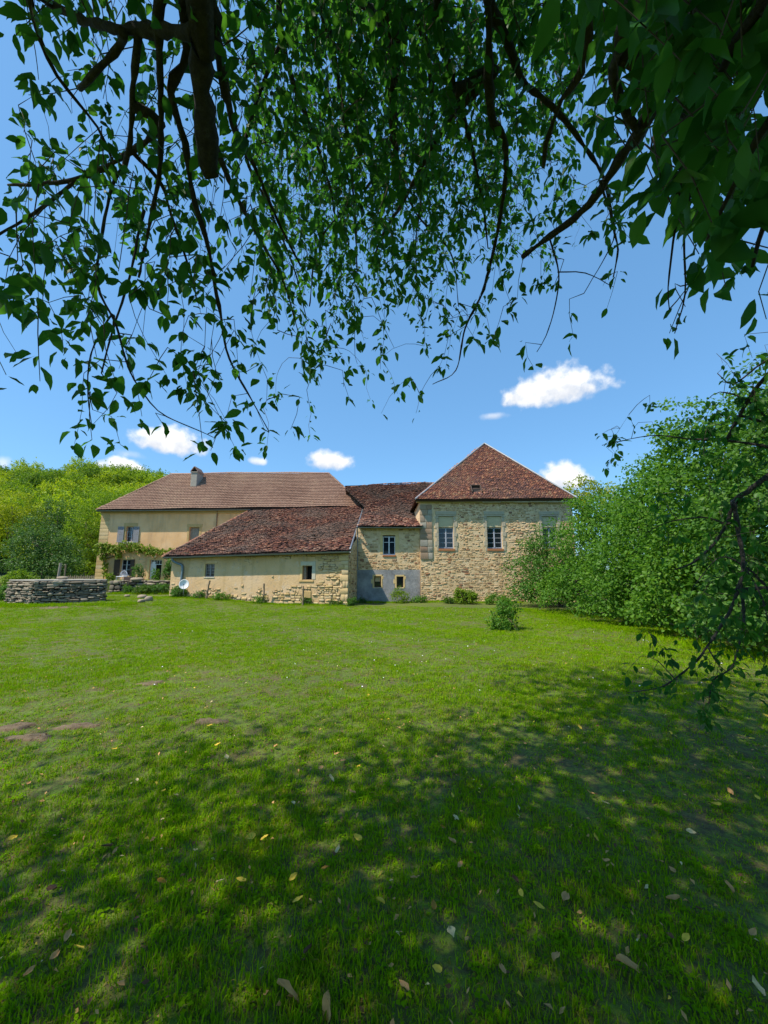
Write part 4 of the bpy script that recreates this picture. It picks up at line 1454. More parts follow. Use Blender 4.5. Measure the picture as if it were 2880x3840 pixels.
# ------------------------------------------------------------------ raised square stone bed by the terrace
def stone_bed():
    near, right, left = np.array([-18.42, 20.6]), np.array([-15.55, 21.9]), np.array([-20.35, 21.2])
    back = right + left - near
    zt = 1.50
    base = float(ground_z(near[0], near[1]))
    root = thing('stone_bed', 'square raised bed of rough grey dry stones with pale cement top', 'raised bed', (near[0], near[1] + .8, base))
    mb = MB()
    ins = .05
    c = (near + right + left + back) / 4
    q = [p + (c - p) / np.linalg.norm(c - p) * ins for p in (near, right, back, left)]
    mb.hexa([(p[0], p[1], base - .3) for p in q] + [(p[0], p[1], zt - .05) for p in q])
    core = mb.obj('core', G['dark'], root)
    q2 = [p - (c - p) / np.linalg.norm(c - p) * .03 for p in (near, right, back, left)]
    cap = MB().hexa([(p[0], p[1], zt - .05) for p in q2] + [(p[0], p[1], zt + .02) for p in q2]).obj('cement_top', G['concrete'], root, bevel=.02)
    idx, M = [], []
    for (p, q_, sd) in ((near, right, 1), (left, near, 2), (right, back, 3)):
        f = Fac(p, q_)
        i_, m_ = rubble(f, -.02, f.L + .02, base - .12, zt - .06, [], h=(.06, .16), w=(1.4, 4.0), gap=.022, proud=(.05, .14), seed=140 + sd, rot=2.5, fill=1.16)
        idx += i_; M += m_
    pieces('stone', 'stones', RUB, idx, M, G['dry_stone'], root)


stone_bed()


def boulder(name, label, cat, c, size, seed, mat, group=None, rz=0.0):
    r = np.random.default_rng(seed)
    nr, ns = 6, 9
    V, F = [], []
    for i in range(nr + 1):
        for j in range(ns):
            t, p = math.pi * i / nr, 2 * math.pi * j / ns
            d = np.array([math.sin(t) * math.cos(p), math.sin(t) * math.sin(p), math.cos(t)])
            d = np.sign(d) * np.abs(d) ** .7
            V.append(d * (1 + r.uniform(-.13, .13)))
    V = np.array(V)
    V[:ns] = V[:ns].mean(0); V[-ns:] = V[-ns:].mean(0)
    V = V * np.array(size) / 2
    ca, sa = math.cos(rz), math.sin(rz)
    V = V @ np.array([[ca, sa, 0], [-sa, ca, 0], [0, 0, 1]]) + np.array(c)
    F = [(i * ns + j, (i + 1) * ns + j, (i + 1) * ns + (j + 1) % ns, i * ns + (j + 1) % ns) for i in range(nr) for j in range(ns)]
    o = MB().add(V, F).obj(name, mat, None, smooth=True)
    return tag(o, label, cat, group)


for k, (px, py, sx, sz, lab) in enumerate(((533, 2244, .62, .26, 'flat tan rubble stone on the tallest heap in the grass by the terrace'), (557, 2254, .50, .32, 'rounded pale rubble stone at the side of the heap by the terrace'),
                                            (531, 2259, .46, .20, 'low tan rubble stone at the front of the heap by the terrace'), (552, 2243, .42, .12, 'thin tilted rubble slab leaning on the heap by the terrace'),
                                            (476, 2238, .46, .16, 'lone flat stone lying by the terrace pillar'))):
    P = on_ground(px, py)
    boulder('rock', lab, 'rock', (P[0], P[1], P[2] + sz * .35), (sx * .9, sx * .6, sz), 150 + k, G['rock'], None, k * .6)
P = at_y(236, 2164, 21.6)
boulder('pale_boulder', 'rounded pale boulder lying on the cement top of the stone bed', 'rock', (P[0], P[1], 1.52 + .08), (.56, .36, .18), 160, G['rock'])


# ------------------------------------------------------------------ terrace with its retaining wall
def terrace():
    zt = 1.08
    x0, x1, yf = at_y(430, 2200, 28.5)[0], -13.9, 28.5
    mb = MB()
    mb.box(x0 - 9, x1, yf + .25, 38.0, -.3, zt)
    o = mb.obj('terrace', G['lawn']); o['kind'] = 'structure'
    root = thing('terrace_wall', 'low mossy retaining wall of rough stone along the terrace edge', 'wall', ((x0 + x1) / 2, yf, .3))
    F = Fac((x0, yf), (x1, yf))
    core = F.box(MB(), 0, F.L, -.2, 1.22, -.4, -.06).obj('core', G['dark'], root)
    idx, M = rubble(F, 0, F.L, .15, 1.27, [], h=(.12, .26), w=(1.2, 3.0), gap=.03, proud=(.10, .22), seed=171, rot=3, fill=1.14)
    pieces('stone', 'stones', RUB, idx, M, G['dry_stone'], root)
    # squat stone pillar at its open end
    p0 = at_y(432, 2200, 27.6)
    pr = thing('stone_pillar', 'squat pillar of rough stones at the open end of the terrace wall', 'pillar', (p0[0], p0[1], float(ground_z(p0[0], p0[1]))))
    w = .85
    MB().box(p0[0] - w / 2 + .05, p0[0] + w / 2 - .05, p0[1] + .06, p0[1] + .7, 0, 1.2).obj('core', G['dark'], pr)
    Ff = Fac((p0[0] - w / 2, p0[1]), (p0[0] + w / 2, p0[1])); Fs = Fac((p0[0] + w / 2, p0[1]), (p0[0] + w / 2, p0[1] + .75))
    idx, M = [], []
    for k, f in enumerate((Ff, Fs)):
        i_, m_ = rubble(f, 0, f.L, .2, 1.28, [], h=(.18, .34), w=(1.2, 2.2), gap=.03, proud=(.06, .14), seed=180 + k, rot=4); idx += i_; M += m_
    pieces('stone', 'stones', RUB, idx, M, G['dry_stone'], pr)
    # garden chair, dark planter box, slab
    c = at_y(462, 2172, 29.6); zz = zt
    ch = thing('garden_chair', 'pale metal garden chair with rounded back on the terrace', 'chair', (c[0], 29.6, zz))
    arc = [(c[0] - .27, 29.6, zz + .42)] + [(c[0] + .27 * math.cos(t), 29.62, zz + .55 + .32 * math.sin(t)) for t in np.linspace(math.pi, 0, 9)] + [(c[0] + .27, 29.6, zz + .42)]
    pipe(arc, .022, G['grey_paint'], ch, 'back_hoop')
    for k in range(-2, 3): MB().tube([(c[0] + k * .09, 29.61, zz + .45), (c[0] + k * .09, 29.62, zz + .55 + .32 * math.sqrt(max(0, 1 - (k * .09 / .27) ** 2)))], .012, 6).obj('back_bar', G['white_paint'], ch)
    MB().box(c[0] - .27, c[0] + .27, 29.15, 29.62, zz + .42, zz + .46).obj('seat', G['white_paint'], ch, bevel=.01)
    for sx in (-.24, .24):
        for yy in (29.2, 29.58): MB().tube([(c[0] + sx, yy, zz), (c[0] + sx * .95, yy, zz + .42)], .018, 6).obj('leg', G['grey_paint'], ch)
    c = at_y(485, 2172, 29.2)
    pb = thing('planter_box', 'small dark wooden planter box on the terrace beside the chair', 'planter', (c[0], 29.2, zz))
    for (a0, a1, b0, b1) in ((-.3, .3, -.2, -.17), (-.3, .3, .17, .2), (-.3, -.27, -.17, .17), (.27, .3, -.17, .17)):
        MB().box(c[0] + a0, c[0] + a1, 29.2 + b0, 29.2 + b1, zz, zz + .42).obj('side_board', G['dark_wood'], pb, bevel=.006)
    MB().box(c[0] - .27, c[0] + .27, 29.03, 29.37, zz + .02, zz + .36).obj('soil', G['earth'], pb)
    c = at_y(513, 2168, 28.4)
    boulder('slab_stone', 'smooth pale greenish slab stone resting on the terrace wall', 'rock', (c[0], 28.45, 1.34), (.95, .5, .26), 190, G['rock'])


terrace()

# ------------------------------------------------------------------ fence posts, dish, ornaments
for (bx, by, tx, ty, lab) in ((773, 2246, 787, 2177, 'leaning split wooden fence post in front of the small-paned barn window'), (882, 2252, 883, 2176, 'upright wooden fence post between the leaning post and the white urn'),
                              (989, 2264, 990, 2188, 'straight dark wooden fence post just past the white urn by the barn'), (1135, 2270, 1137, 2198, 'crooked pale fence post beneath the open barn window')):
    b = on_ground(bx, by)
    t = at_y(tx, ty, b[1])
    h = t[2] - b[2]
    r = np.random.default_rng(bx)
    n = 7
    P = [b + (t - b) * k / n + np.array([r.normal(0, .012), r.normal(0, .012), 0]) for k in range(n + 1)]
    P[0] = b - np.array([0, 0, .3]); P[-1] = t
    V, F_ = tube(P, np.linspace(.062, .048, n + 1) + r.normal(0, .004, n + 1), 7)
    o = MB().add(V, F_).obj('fence_post', G['post_wood']); tag(o, lab, 'post', 'old fence posts along the barn wall')


def dish():
    F = LT['F']
    a, z = F.px(690, 2191, .55)
    c = F.pt(a, z, .55)
    g = float(ground_z(c[0], c[1]))
    root = thing('satellite_dish', 'white satellite dish on a short pole at the barn corner', 'satellite dish', (c[0], c[1], g))
    ax = np.array([.42, -.86, .3]); ax /= np.linalg.norm(ax)
    U = np.cross([0, 0, 1.0], ax); U /= np.linalg.norm(U); W = np.cross(ax, U)
    R = .30; mb = MB(); V, F_ = [], []
    rings, n = 6, 24
    for side, off in ((0, 0.0), (1, -.012)):
        for k in range(rings + 1):
            f = k / rings
            for i in range(n):
                t = 2 * math.pi * i / n
                V.append(c + R * f * (math.cos(t) * U * .94 + math.sin(t) * W * 1.05) + ax * (.09 * f * f - .09 + off))
    for s in (0, 1):
        b = s * (rings + 1) * n
        for k in range(rings):
            for i in range(n):
                j = (i + 1) % n
                q = (b + k * n + i, b + (k + 1) * n + i, b + (k + 1) * n + j, b + k * n + j)
                F_.append(q if s == 0 else q[::-1])
    e = (rings) * n; e2 = e + (rings + 1) * n
    for i in range(n): F_.append((e + i, e2 + i, e2 + (i + 1) % n, e + (i + 1) % n))
    mb.add(V, F_).obj('reflector', G['white_gloss'], root, smooth=True)
    pipe([(c[0] - ax[0] * .18, c[1] - ax[1] * .18, g - .1), c - ax * .16], .024, G['zinc'], root, 'pole')
    tip = c + ax * .30 - W * .10
    MB().tube([c - W * .28 - ax * .02, tip], .011, 6).obj('feed_arm', G['zinc'], root)
    MB().tube([tip, tip - ax * .08], [.03, .022], 8).obj('receiver', G['dark_wood'], root)


dish()


def lathe(c, prof, n=18):
    V = [(c[0] + r_ * math.cos(2 * math.pi * j / n), c[1] + r_ * math.sin(2 * math.pi * j / n), c[2] + z) for (r_, z) in prof for j in range(n)]
    F_ = [(i * n + j, i * n + (j + 1) % n, (i + 1) * n + (j + 1) % n, (i + 1) * n + j) for i in range(len(prof) - 1) for j in range(n)]
    return MB().add(V, F_)


P = on_ground(936, 2254)
u = thing('garden_urn', 'small white garden urn on a foot by the barn wall', 'urn', P)
lathe(P, [(.001, 0), (.13, 0), (.13, .03), (.08, .06), (.05, .10), (.06, .13)]).obj('foot', G['white_gloss'], u, smooth=True)
lathe(P, [(.06, .13), (.13, .17), (.16, .23), (.15, .27), (.19, .29), (.19, .31), (.14, .31), (.12, .26), (.001, .2)]).obj('bowl', G['white_gloss'], u, smooth=True)
P = on_ground(915, 2248)
u = thing('stone_trough', 'low grey stone dish lying in the grass beside the white urn', 'trough', P)
lathe(P, [(.001, 0), (.24, 0), (.31, .08), (.32, .12), (.27, .12), (.24, .06), (.001, .05)]).obj('basin', G['grey_stone'], u, smooth=True)
lathe(P, [(.30, .121), (.335, .121), (.335, .14), (.30, .14)]).obj('rim', G['grey_stone'], u, smooth=True)

# two stakes and a picket fence behind the stone bed
for (bx, ty, lean, lab) in ((222, 2111, .10, 'thick pale stake standing behind the stone bed'), (242, 2115, -.04, 'thin dark stake standing behind the stone bed')):
    p = at_y(bx, 2160, 26.0); t = at_y(bx, ty, 26.0)
    g = float(ground_z(p[0], 26.0))
    rr = .09 if bx == 222 else .05
    V, F_ = tube([(p[0] - lean, 26.0, g - .2), (p[0] - lean * .4, 26.0, (g + t[2]) / 2), (p[0], 26.0, t[2])], [rr, rr * .95, rr * .85], 8)
    tag(MB().add(V, F_).obj('garden_stake', G['grey_wood'] if bx == 222 else G['post_wood']), lab, 'stake')
pa, pb = at_y(255, 2165, 30.0), at_y(352, 2165, 30.0)
g = float(ground_z(pa[0], 30))
pf = thing('picket_fence', 'low weathered picket fence behind the stone bed beside the farmhouse', 'fence', ((pa[0] + pb[0]) / 2, 30.0, g))
ztp = at_y(300, 2157, 30.0)[2]
n = 13
for k in range(n):
    x = pa[0] + (pb[0] - pa[0]) * k / (n - 1)
    zt_ = ztp + .04 * math.sin(k * 2.3)
    MB().add([(x - .045, 30, g - .1), (x + .045, 30, g - .1), (x + .045, 30, zt_ - .08), (x, 30, zt_), (x - .045, 30, zt_ - .08),
              (x - .045, 30.02, g - .1), (x + .045, 30.02, g - .1), (x + .045, 30.02, zt_ - .08), (x, 30.02, zt_), (x - .045, 30.02, zt_ - .08)],
             [(0, 1, 2, 3, 4), (9, 8, 7, 6, 5), (0, 5, 6, 1), (1, 6, 7, 2), (2, 7, 8, 3), (3, 8, 9, 4), (4, 9, 5, 0)]).obj('picket', G['post_wood'], pf)
for z in (.35, .8):
    MB().box(pa[0], pb[0], 30.021, 30.06, g + (ztp - g) * z - .04, g + (ztp - g) * z + .04).obj('rail', G['post_wood'], pf)
# ------------------------------------------------------------------ leaves
def leaf_variant(rnd, wid=0.54, fold=0.14, curl=0.18, simple=False, lobed=False):
    """unit leaf along +x, folded on the midrib and curling down"""
    if simple:
        V = [(0, 0, 0), (.45, -wid / 2, fold * .6), (1, 0, -curl), (.45, wid / 2, fold * .6)]
        return Variant(V, [(0, 1, 2), (0, 2, 3)], rnd)
    z = lambda x: -curl * x * x
    st = [(.0, .0), (.16, .62), (.42, 1.0), (.66, .86), (.85, .40), (1.0, .0)]
    wob = [0, .03, -.02, .03, -.02, 0]
    V, F = [], []
    for k, (x, w) in enumerate(st):
        V.append((x, 0, z(x)))
        if 0 < k < 5:
            V.append((x, -wid / 2 * w, fold * w + z(x) + wob[k] * (1 if int(rnd * 10) % 2 else -1)))
            V.append((x, wid / 2 * w, fold * w + z(x) - wob[k] * .6))
    rib = [0, 1, 4, 7, 10, 13]
    for k in range(5):
        a, b = rib[k], rib[k + 1]
        for s_ in (1, 2):
            if k == 0: f = (a, b + s_, b)
            elif k == 4: f = (a, a + s_, b)
            else: f = (a, a + s_, b + s_, b)
            F.append(f if s_ == 1 else f[::-1])
    return Variant(V, F, rnd)


CHL = [leaf_variant((k + .5) / 10, .44 + .1 * (k % 3) / 2, .05 + .03 * (k % 4), .06 + .08 * (k % 5)) for k in range(10)]
def oval_variant(rnd, wid, fold, curl):
    z = lambda x: -curl * x * x
    rib = [(0, 0, 0), (.35, 0, z(.35)), (.70, 0, z(.70)), (1.0, 0, z(1.0))]
    V = rib + [(.30, -wid * .46, fold + z(.30)), (.66, -wid * .42, fold * .9 + z(.66)), (.30, wid * .46, fold + z(.30)), (.66, wid * .42, fold * .9 + z(.66))]
    return Variant(V, [(0, 4, 1), (1, 4, 5, 2), (2, 5, 3), (0, 1, 6), (1, 2, 7, 6), (2, 3, 7)], rnd)


ROUND = [oval_variant((k + .5) / 8, .74, .08 + .03 * (k % 3), .12 + .05 * (k % 4)) for k in range(8)]
SIMPLE = [leaf_variant((k + .5) / 8, .62, .12, .18, simple=True) for k in range(8)]
BROAD = [leaf_variant((k + .5) / 8, .95, .14, .22, simple=True) for k in range(8)]


def unit(a):
    return a / (np.linalg.norm(a, axis=-1, keepdims=True) + 1e-9)


def leaf_mats(P, X, N, S):
    X = unit(X); N = N - X * (N * X).sum(-1, keepdims=True); N = unit(N)
    Yv = np.cross(N, X)
    M = np.zeros((len(P), 4, 4)); M[:, 3, 3] = 1
    S = np.asarray(S)[:, None]
    M[:, :3, 0] = X * S; M[:, :3, 1] = Yv * S; M[:, :3, 2] = N * S; M[:, :3, 3] = P
    return M


def in_view(P, m=0):
    x, y, z = to_px(P)
    return (z > 0.2) & (x > -m) & (x < 2880 + m) & (y > -m) & (y < 3840 + m)


def leafage(P, X, N, S, variants, mat, parent, r, parts=0, name='foliage'):
    """one part of kind stuff, plus the leaves that show largest as parts of their own"""
    M = leaf_mats(P, X, N, S)
    idx = r.integers(0, len(variants), len(P))
    sel = np.zeros(len(P), bool)
    if parts:
        size = S / np.linalg.norm(P - CAM, axis=1) * in_view(P, -20)
        o = np.argsort(-size)[:parts]
        sel[o] = True
    me = join_items(name, variants, idx[~sel], M[~sel], mat)
    ob = bpy.data.objects.new(name, me); ob['kind'] = 'stuff'
    link(ob, parent)
    for i in np.where(sel)[0]:
        o = bpy.data.objects.new('leaf', variants[idx[i]].mesh('leaf', mat))
        link(o, ob, M[i])
    return ob


def lobes_leaves(lobes, n, size, r, per=10, spread=.28, shell=(.55, 1.04), down=.25, floor=True, up=.6, flat=0.0):
    """sprigs of leaves over ellipsoid lobes (centre, radii) -> P, X, N, S"""
    C = np.array([l[0] for l in lobes], float); R = np.array([l[1] for l in lobes], float)
    wgt = (R[:, 0] * R[:, 2] + R[:, 1] * R[:, 2] + R[:, 0] * R[:, 1]); wgt /= wgt.sum()
    ns = max(1, n // per)
    k = r.choice(len(lobes), ns, p=wgt)
    d = unit(r.normal(size=(ns, 3)))
    rad = shell[0] + (shell[1] - shell[0]) * r.random(ns) ** .55
    ph = r.uniform(0, 6.28, 6)
    bump = 1 + .10 * np.sin(d[:, 0] * 5 + ph[0] + k) * np.sin(d[:, 2] * 6 + ph[1]) + .07 * np.sin(d[:, 1] * 11 + ph[2]) * np.sin(d[:, 2] * 13 + ph[3] + k)
    c = C[k] + d * R[k] * (rad * bump)[:, None]
    out = unit(d / R[k] * R[k].mean(1, keepdims=True))
    ax = unit(out + r.normal(size=(ns, 3)) * .55 + np.array([0, 0, -down]))
    t = r.uniform(-.9, .9, (ns, per))
    P = c[:, None] + ax[:, None] * (t * spread)[..., None] + r.normal(size=(ns, per, 3)) * spread * .28
    X = ax[:, None] * .7 + r.normal(size=(ns, per, 3)) * .75 + np.array([0, 0, -down])
    N = out[:, None] * (1 - up) + np.array([0, 0, up]) + r.normal(size=(ns, per, 3)) * .42
    S = size * r.uniform(.65, 1.25, (ns, per))
    P, X, N, S = P.reshape(-1, 3), X.reshape(-1, 3), N.reshape(-1, 3), S.ravel()
    if floor:
        ok = P[:, 2] > ground_z(P[:, 0], P[:, 1]) + .03
        P, X, N, S = P[ok], X[ok], N[ok], S[ok]
    return P, X, N, S


def stems_mesh(base, lobes, n, rad, r, mat, parent, name='stem', spread=.4, one=False):
    """branching stems from the base into the lobes; each stem a part"""
    C = np.array([l[0] for l in lobes], float); R = np.array([l[1] for l in lobes], float)
    for k in range(n):
        j = r.integers(len(lobes))
        tgt = C[j] + unit(r.normal(size=3)) * R[j] * r.uniform(.2, .8)
        b = np.array(base, float) + np.array([r.uniform(-spread, spread), r.uniform(-spread, spread), 0])
        b[2] = float(ground_z(b[0], b[1])) - .1
        mid = b * .5 + tgt * .5 + r.normal(size=3) * .18 + np.array([0, 0, .25])
        path = smooth_path([b, mid, tgt], .3)
        V, F = tube(path, np.linspace(rad, rad * .3, len(path)) * (1 + r.normal(0, .08, len(path))), 6)
        mb = MB().add(V, F)
        for q in range(3):
            i = r.integers(len(path) // 3, len(path)) if len(path) > 4 else 1
            e = path[i] + unit(r.normal(size=3) + np.array([0, 0, .4])) * r.uniform(.4, 1.0) * R[j].mean() * .7
            pp = smooth_path([path[i], (path[i] + e) / 2 + r.normal(size=3) * .06, e], .25)
            mb.tube(pp, np.linspace(rad * .45, rad * .12, len(pp)), 5)
        mb.obj(name, mat, parent, smooth=True)


def shrub(name, label, cat, lobes, n, size, mat, seed, variants=None, stems=6, stem_r=.03, parts=0, group=None, base=None, **kw):
    r = np.random.default_rng(seed)
    C = np.mean([l[0] for l in lobes], axis=0)
    if base is None: base = (C[0], C[1])
    root = thing(name, label, cat, (base[0], base[1], float(ground_z(base[0], base[1]))), group)
    fl = kw.pop('lift', 0)
    P, X, N, S = lobes_leaves(lobes, n, size, r, **kw)
    if fl:
        ok = P[:, 2] > ground_z(P[:, 0], P[:, 1]) + fl * (.6 + .8 * r.random(len(P)))
        P, X, N, S = P[ok], X[ok], N[ok], S[ok]
    leafage(P, X, N, S, variants or ROUND, G[mat], root, r, parts)
    if stems: stems_mesh((base[0], base[1], 0), lobes, stems, stem_r, r, G['stem'], root)
    return root


def tree(name, label, lobes, n, size, mat, seed, base, trunk_r, variants=None, group=None, boughs=7, **kw):
    r = np.random.default_rng(seed)
    g = float(ground_z(base[0], base[1]))
    root = thing(name, label, 'tree', (base[0], base[1], g), group)
    P, X, N, S = lobes_leaves(lobes, n, size, r, **kw)
    leafage(P, X, N, S, variants or SIMPLE, G[mat], root, r, 0, 'crown')
    C = np.array([l[0] for l in lobes]); R = np.array([l[1] for l in lobes])
    top = C[np.argmax(C[:, 2])]
    path = smooth_path([(base[0], base[1], g - .3), (base[0] * .8 + top[0] * .2, base[1] * .8 + top[1] * .2, g * .6 + top[2] * .4), top], .5)
    MB().tube(path, np.linspace(trunk_r, trunk_r * .25, len(path)), 8).obj('trunk', G['stem'], root, smooth=True)
    for k in range(boughs):
        j = k % len(lobes)
        i = int(len(path) * r.uniform(.3, .85))
        e = C[j] + unit(r.normal(size=3)) * R[j] * .6
        pp = smooth_path([path[i], (path[i] + e) / 2 + np.array([0, 0, .2]), e], .4)
        MB().tube(pp, np.linspace(trunk_r * .4, trunk_r * .08, len(pp)), 6).obj('bough', G['stem'], root, smooth=True)
    return root


def pxl(px, py, Y, rx, rz, ry=None):
    """ellipsoid lobe seen at a photo pixel, standing at depth Y; radii in photo pixels"""
    c = at_y(px, py, Y)
    k = Y / FPX * 1.0
    return (c, np.array([rx * k, (ry if ry is not None else (rx + rz) / 2) * k, rz * k]))


# ------------------------------------------------------------------ hazel hedge at the side of the lawn
def L(x, y, z, rx, ry, rz): return (np.array([x, y, z], float), np.array([rx, ry, rz], float))


shrub('hazel_bush', 'deep green rounded bush growing against the stone pavilion', 'bush',
      [L(8.7, 22.3, 2.0, 1.5, 1.3, 1.7), L(10.0, 22.2, 2.7, 1.7, 1.4, 1.9), L(9.2, 21.6, 1.2, 1.6, 1.2, 1.2), L(10.6, 21.0, 3.2, 1.5, 1.2, 1.5), L(8.2, 21.9, .9, 1.0, .9, .8)], 15000, .105, 'hazel_deep', 201, ROUND, 9, .04, per=34, spread=.42, shell=(.45, 1.10), lift=.32, base=(9.8, 22.3))
shrub('hazel_bush', 'broad leafy hazel bush with branches sweeping down to the lawn edge', 'bush',
      [L(10.4, 18.6, 3.0, 2.0, 1.8, 2.7), L(9.2, 17.8, 1.5, 1.5, 1.6, 1.3), L(11.4, 19.0, 4.6, 1.6, 1.6, 1.5), L(8.6, 19.2, .9, 1.0, 1.3, .9), L(10.2, 17.0, 2.2, 1.6, 1.3, 1.7)], 20000, .11, 'hazel', 202, ROUND, 10, .045, per=34, spread=.42, shell=(.45, 1.10), lift=.32, parts=60)
shrub('hazel_bush', 'tall hazel bush with dappled bright leaves in the middle of the hedge', 'bush',
      [L(10.3, 14.6, 3.0, 2.0, 1.7, 2.8), L(9.1, 14.4, 1.4, 1.5, 1.6, 1.3), L(11.0, 15.0, 5.0, 1.6, 1.5, 1.6), L(9.5, 13.4, 2.6, 1.4, 1.2, 1.7), L(8.3, 15.0, .8, .8, 1.4, .8)], 22000, .11, 'hazel', 203, ROUND, 10, .05, per=34, spread=.42, shell=(.45, 1.10), lift=.32, parts=100)
shrub('hazel_bush', 'tallest yellowish hazel bush rising behind the hanging cherry bough', 'bush',
      [L(9.6, 11.3, 3.2, 2.0, 1.5, 3.0), L(8.4, 11.0, 1.4, 1.3, 1.4, 1.3), L(10.3, 11.5, 5.8, 1.6, 1.4, 1.5), L(9.0, 10.2, 2.8, 1.3, 1.1, 1.8), L(8.0, 11.4, .75, .7, 1.2, .7)], 25000, .108, 'hazel', 204, ROUND, 10, .05, per=34, spread=.42, shell=(.45, 1.10), lift=.32, parts=150)
shrub('hazel_bush', 'dark shaded hazel bush at the end of the hedge beside the hanging cherry bough', 'bush',
      [L(9.0, 8.2, 3.0, 1.8, 1.4, 2.7), L(7.9, 8.0, 1.2, 1.1, 1.3, 1.1), L(9.8, 8.4, 5.3, 1.6, 1.4, 1.6), L(8.6, 7.0, 2.6, 1.2, 1.1, 1.8), L(7.7, 8.6, .7, .6, 1.1, .65)], 25000, .105, 'hazel_deep', 205, ROUND, 10, .05, per=34, spread=.42, shell=(.45, 1.10), lift=.32, parts=150)
shrub('hazel_bush', 'outermost hazel bush where the hedge meets the open lawn', 'bush',
      [L(9.4, 5.2, 2.6, 1.7, 1.5, 2.3), L(8.6, 5.0, 1.0, 1.0, 1.2, 1.0), L(10, 5.4, 4.6, 1.5, 1.4, 1.5)], 9000, .12, 'hazel_deep', 206, ROUND, 7, .05, per=34, spread=.42, shell=(.45, 1.10), lift=.32)
tree('ash_tree', 'yellow green tree showing above the hedge beside the pavilion roof', [pxl(2180, 1850, 33, 62, 62), pxl(2260, 1900, 33, 80, 90), pxl(2160, 1910, 33, 50, 70)], 6000, .16, 'yellow_leaf', 211, (18.5, 33), .16, BROAD)
tree('ash_tree', 'dark tall tree closing the gap behind the hazel hedge', [L(17, 22, 4.5, 3, 3, 3.6), L(19, 19, 4, 3, 3, 3.4), L(16, 18, 3, 2.4, 2.4, 2.6)], 9000, .17, 'hazel_deep', 212, (17.5, 20.5), .2, BROAD)
tree('ash_tree', 'dark shaggy tree behind the outer end of the hazel hedge', [L(15, 12, 4.2, 2.6, 2.8, 3.6), L(14.5, 8, 3.6, 2.4, 2.8, 3.2), L(14, 14.5, 2.5, 2, 2, 2.2)], 9000, .17, 'hazel_deep', 213, (15, 11), .2, BROAD)

# ------------------------------------------------------------------ small shrubs on the lawn and at the wall foot
P = on_ground(1895, 2362)
shrub('lawn_bush', 'small leafy bush standing alone on the sunny lawn', 'bush',
      [L(P[0], P[1], .52, .40, .38, .42), L(P[0] + .1, P[1], .85, .26, .26, .26), L(P[0] - .12, P[1], .3, .32, .3, .22), L(P[0] - .02, P[1], 1.08, .12, .12, .14)], 1500, .095, 'hazel', 221, CHL, 7, .012, per=7, spread=.16, shell=(.5, 1.2), parts=60)


def wall_plant(px, py_base, py_top, wpx, Y, label, mat, n, size, seed, variants=None, spread=.12, cat='plant', name='leafy_weed'):
    b = at_y(px, py_base, Y); g = float(ground_z(b[0], Y))
    t = at_y(px, py_top, Y)[2]
    h = max(.2, t - g); w = wpx / 2 * Y / FPX
    r = np.random.default_rng(seed)
    lobes = [L(b[0], Y, g + h * .42, w * .8, w * .6, h * .42)]
    for k in range(5):
        lobes.append(L(b[0] + r.uniform(-.7, .7) * w, Y + r.uniform(-.3, .3) * w, g + h * r.uniform(.3, .8), w * .28, w * .28, h * r.uniform(.18, .28)))
    return shrub(name, label, cat, lobes, n, size, mat, seed, variants or SIMPLE, 5, .01, per=7, spread=spread, base=(b[0], Y))


wall_plant(1745, 2290, 2205, 105, 23.7, 'upright bright green shrub at the foot of the pavilion wall', 'bright_leaf', 2600, .10, 231)
wall_plant(1690, 2288, 2240, 60, 23.9, 'low weeds beside the upright shrub at the pavilion wall', 'weed_grass', 900, .09, 232)
wall_plant(1865, 2292, 2225, 110, 23.4, 'loose tall weeds between the upright shrub and the lawn bush', 'hazel', 1500, .09, 233)
wall_plant(1505, 2274, 2205, 85, 24.5, 'tall flowering weeds below the small cellar window', 'bright_leaf', 1100, .09, 234)
wall_plant(1570, 2276, 2235, 60, 24.6, 'green weeds at the joint of link house and pavilion', 'hazel', 700, .09, 235)
wall_plant(1318, 2274, 2240, 44, 22.5, 'dark nettles in the nook at the barn corner', 'hazel_deep', 700, .08, 236)
wall_plant(1360, 2270, 2246, 40, 24.6, 'low nettles at the foot of the link house downpipe', 'hazel_deep', 500, .08, 237)
wall_plant(1255, 2272, 2252, 70, 22.75, 'low grassy weeds below the exposed stone barn corner', 'weed_grass', 600, .08, 238)
wall_plant(1150, 2262, 2238, 44, 23.2, 'ivy-like weeds around the low barn opening', 'hazel_deep', 450, .08, 239)
wall_plant(970, 2256, 2232, 60, 23.4, 'green weeds at the barn wall behind the white urn', 'hazel', 500, .08, 240)
wall_plant(830, 2248, 2220, 80, 23.9, 'leafy weeds at the barn wall under the small-paned window', 'hazel', 800, .08, 241)
wall_plant(745, 2243, 2218, 60, 24.2, 'dense weeds at the barn wall beside the satellite dish', 'hazel_deep', 700, .08, 242)
wall_plant(668, 2240, 2196, 80, 24.6, 'dark bushy plants beneath the blue downpipe', 'hazel_deep', 1500, .09, 243)
wall_plant(600, 2240, 2185, 90, 27.2, 'overgrown dark bush covering the terrace wall', 'hazel_deep', 2000, .09, 244)
wall_plant(535, 2245, 2192, 85, 27.0, 'bright tall grassy clump at the terrace wall behind the rubble heap', 'weed_grass', 1700, .10, 245)
wall_plant(478, 2236, 2192, 40, 27.3, 'shaded weeds between the stone pillar and the grassy clump', 'hazel_deep', 700, .09, 246)
wall_plant(408, 2185, 2140, 34, 33.0, 'small bright bush behind the stone pillar by the house corner', 'bright_leaf', 700, .1, 247)
wall_plant(515, 2172, 2112, 48, 35.5, 'rose bush with glossy leaves between window and door', 'hazel_deep', 1100, .11, 248)
wall_plant(640, 2172, 2068, 66, 36.2, 'tall climbing rose beside the farmhouse door', 'hazel_deep', 2600, .12, 249)
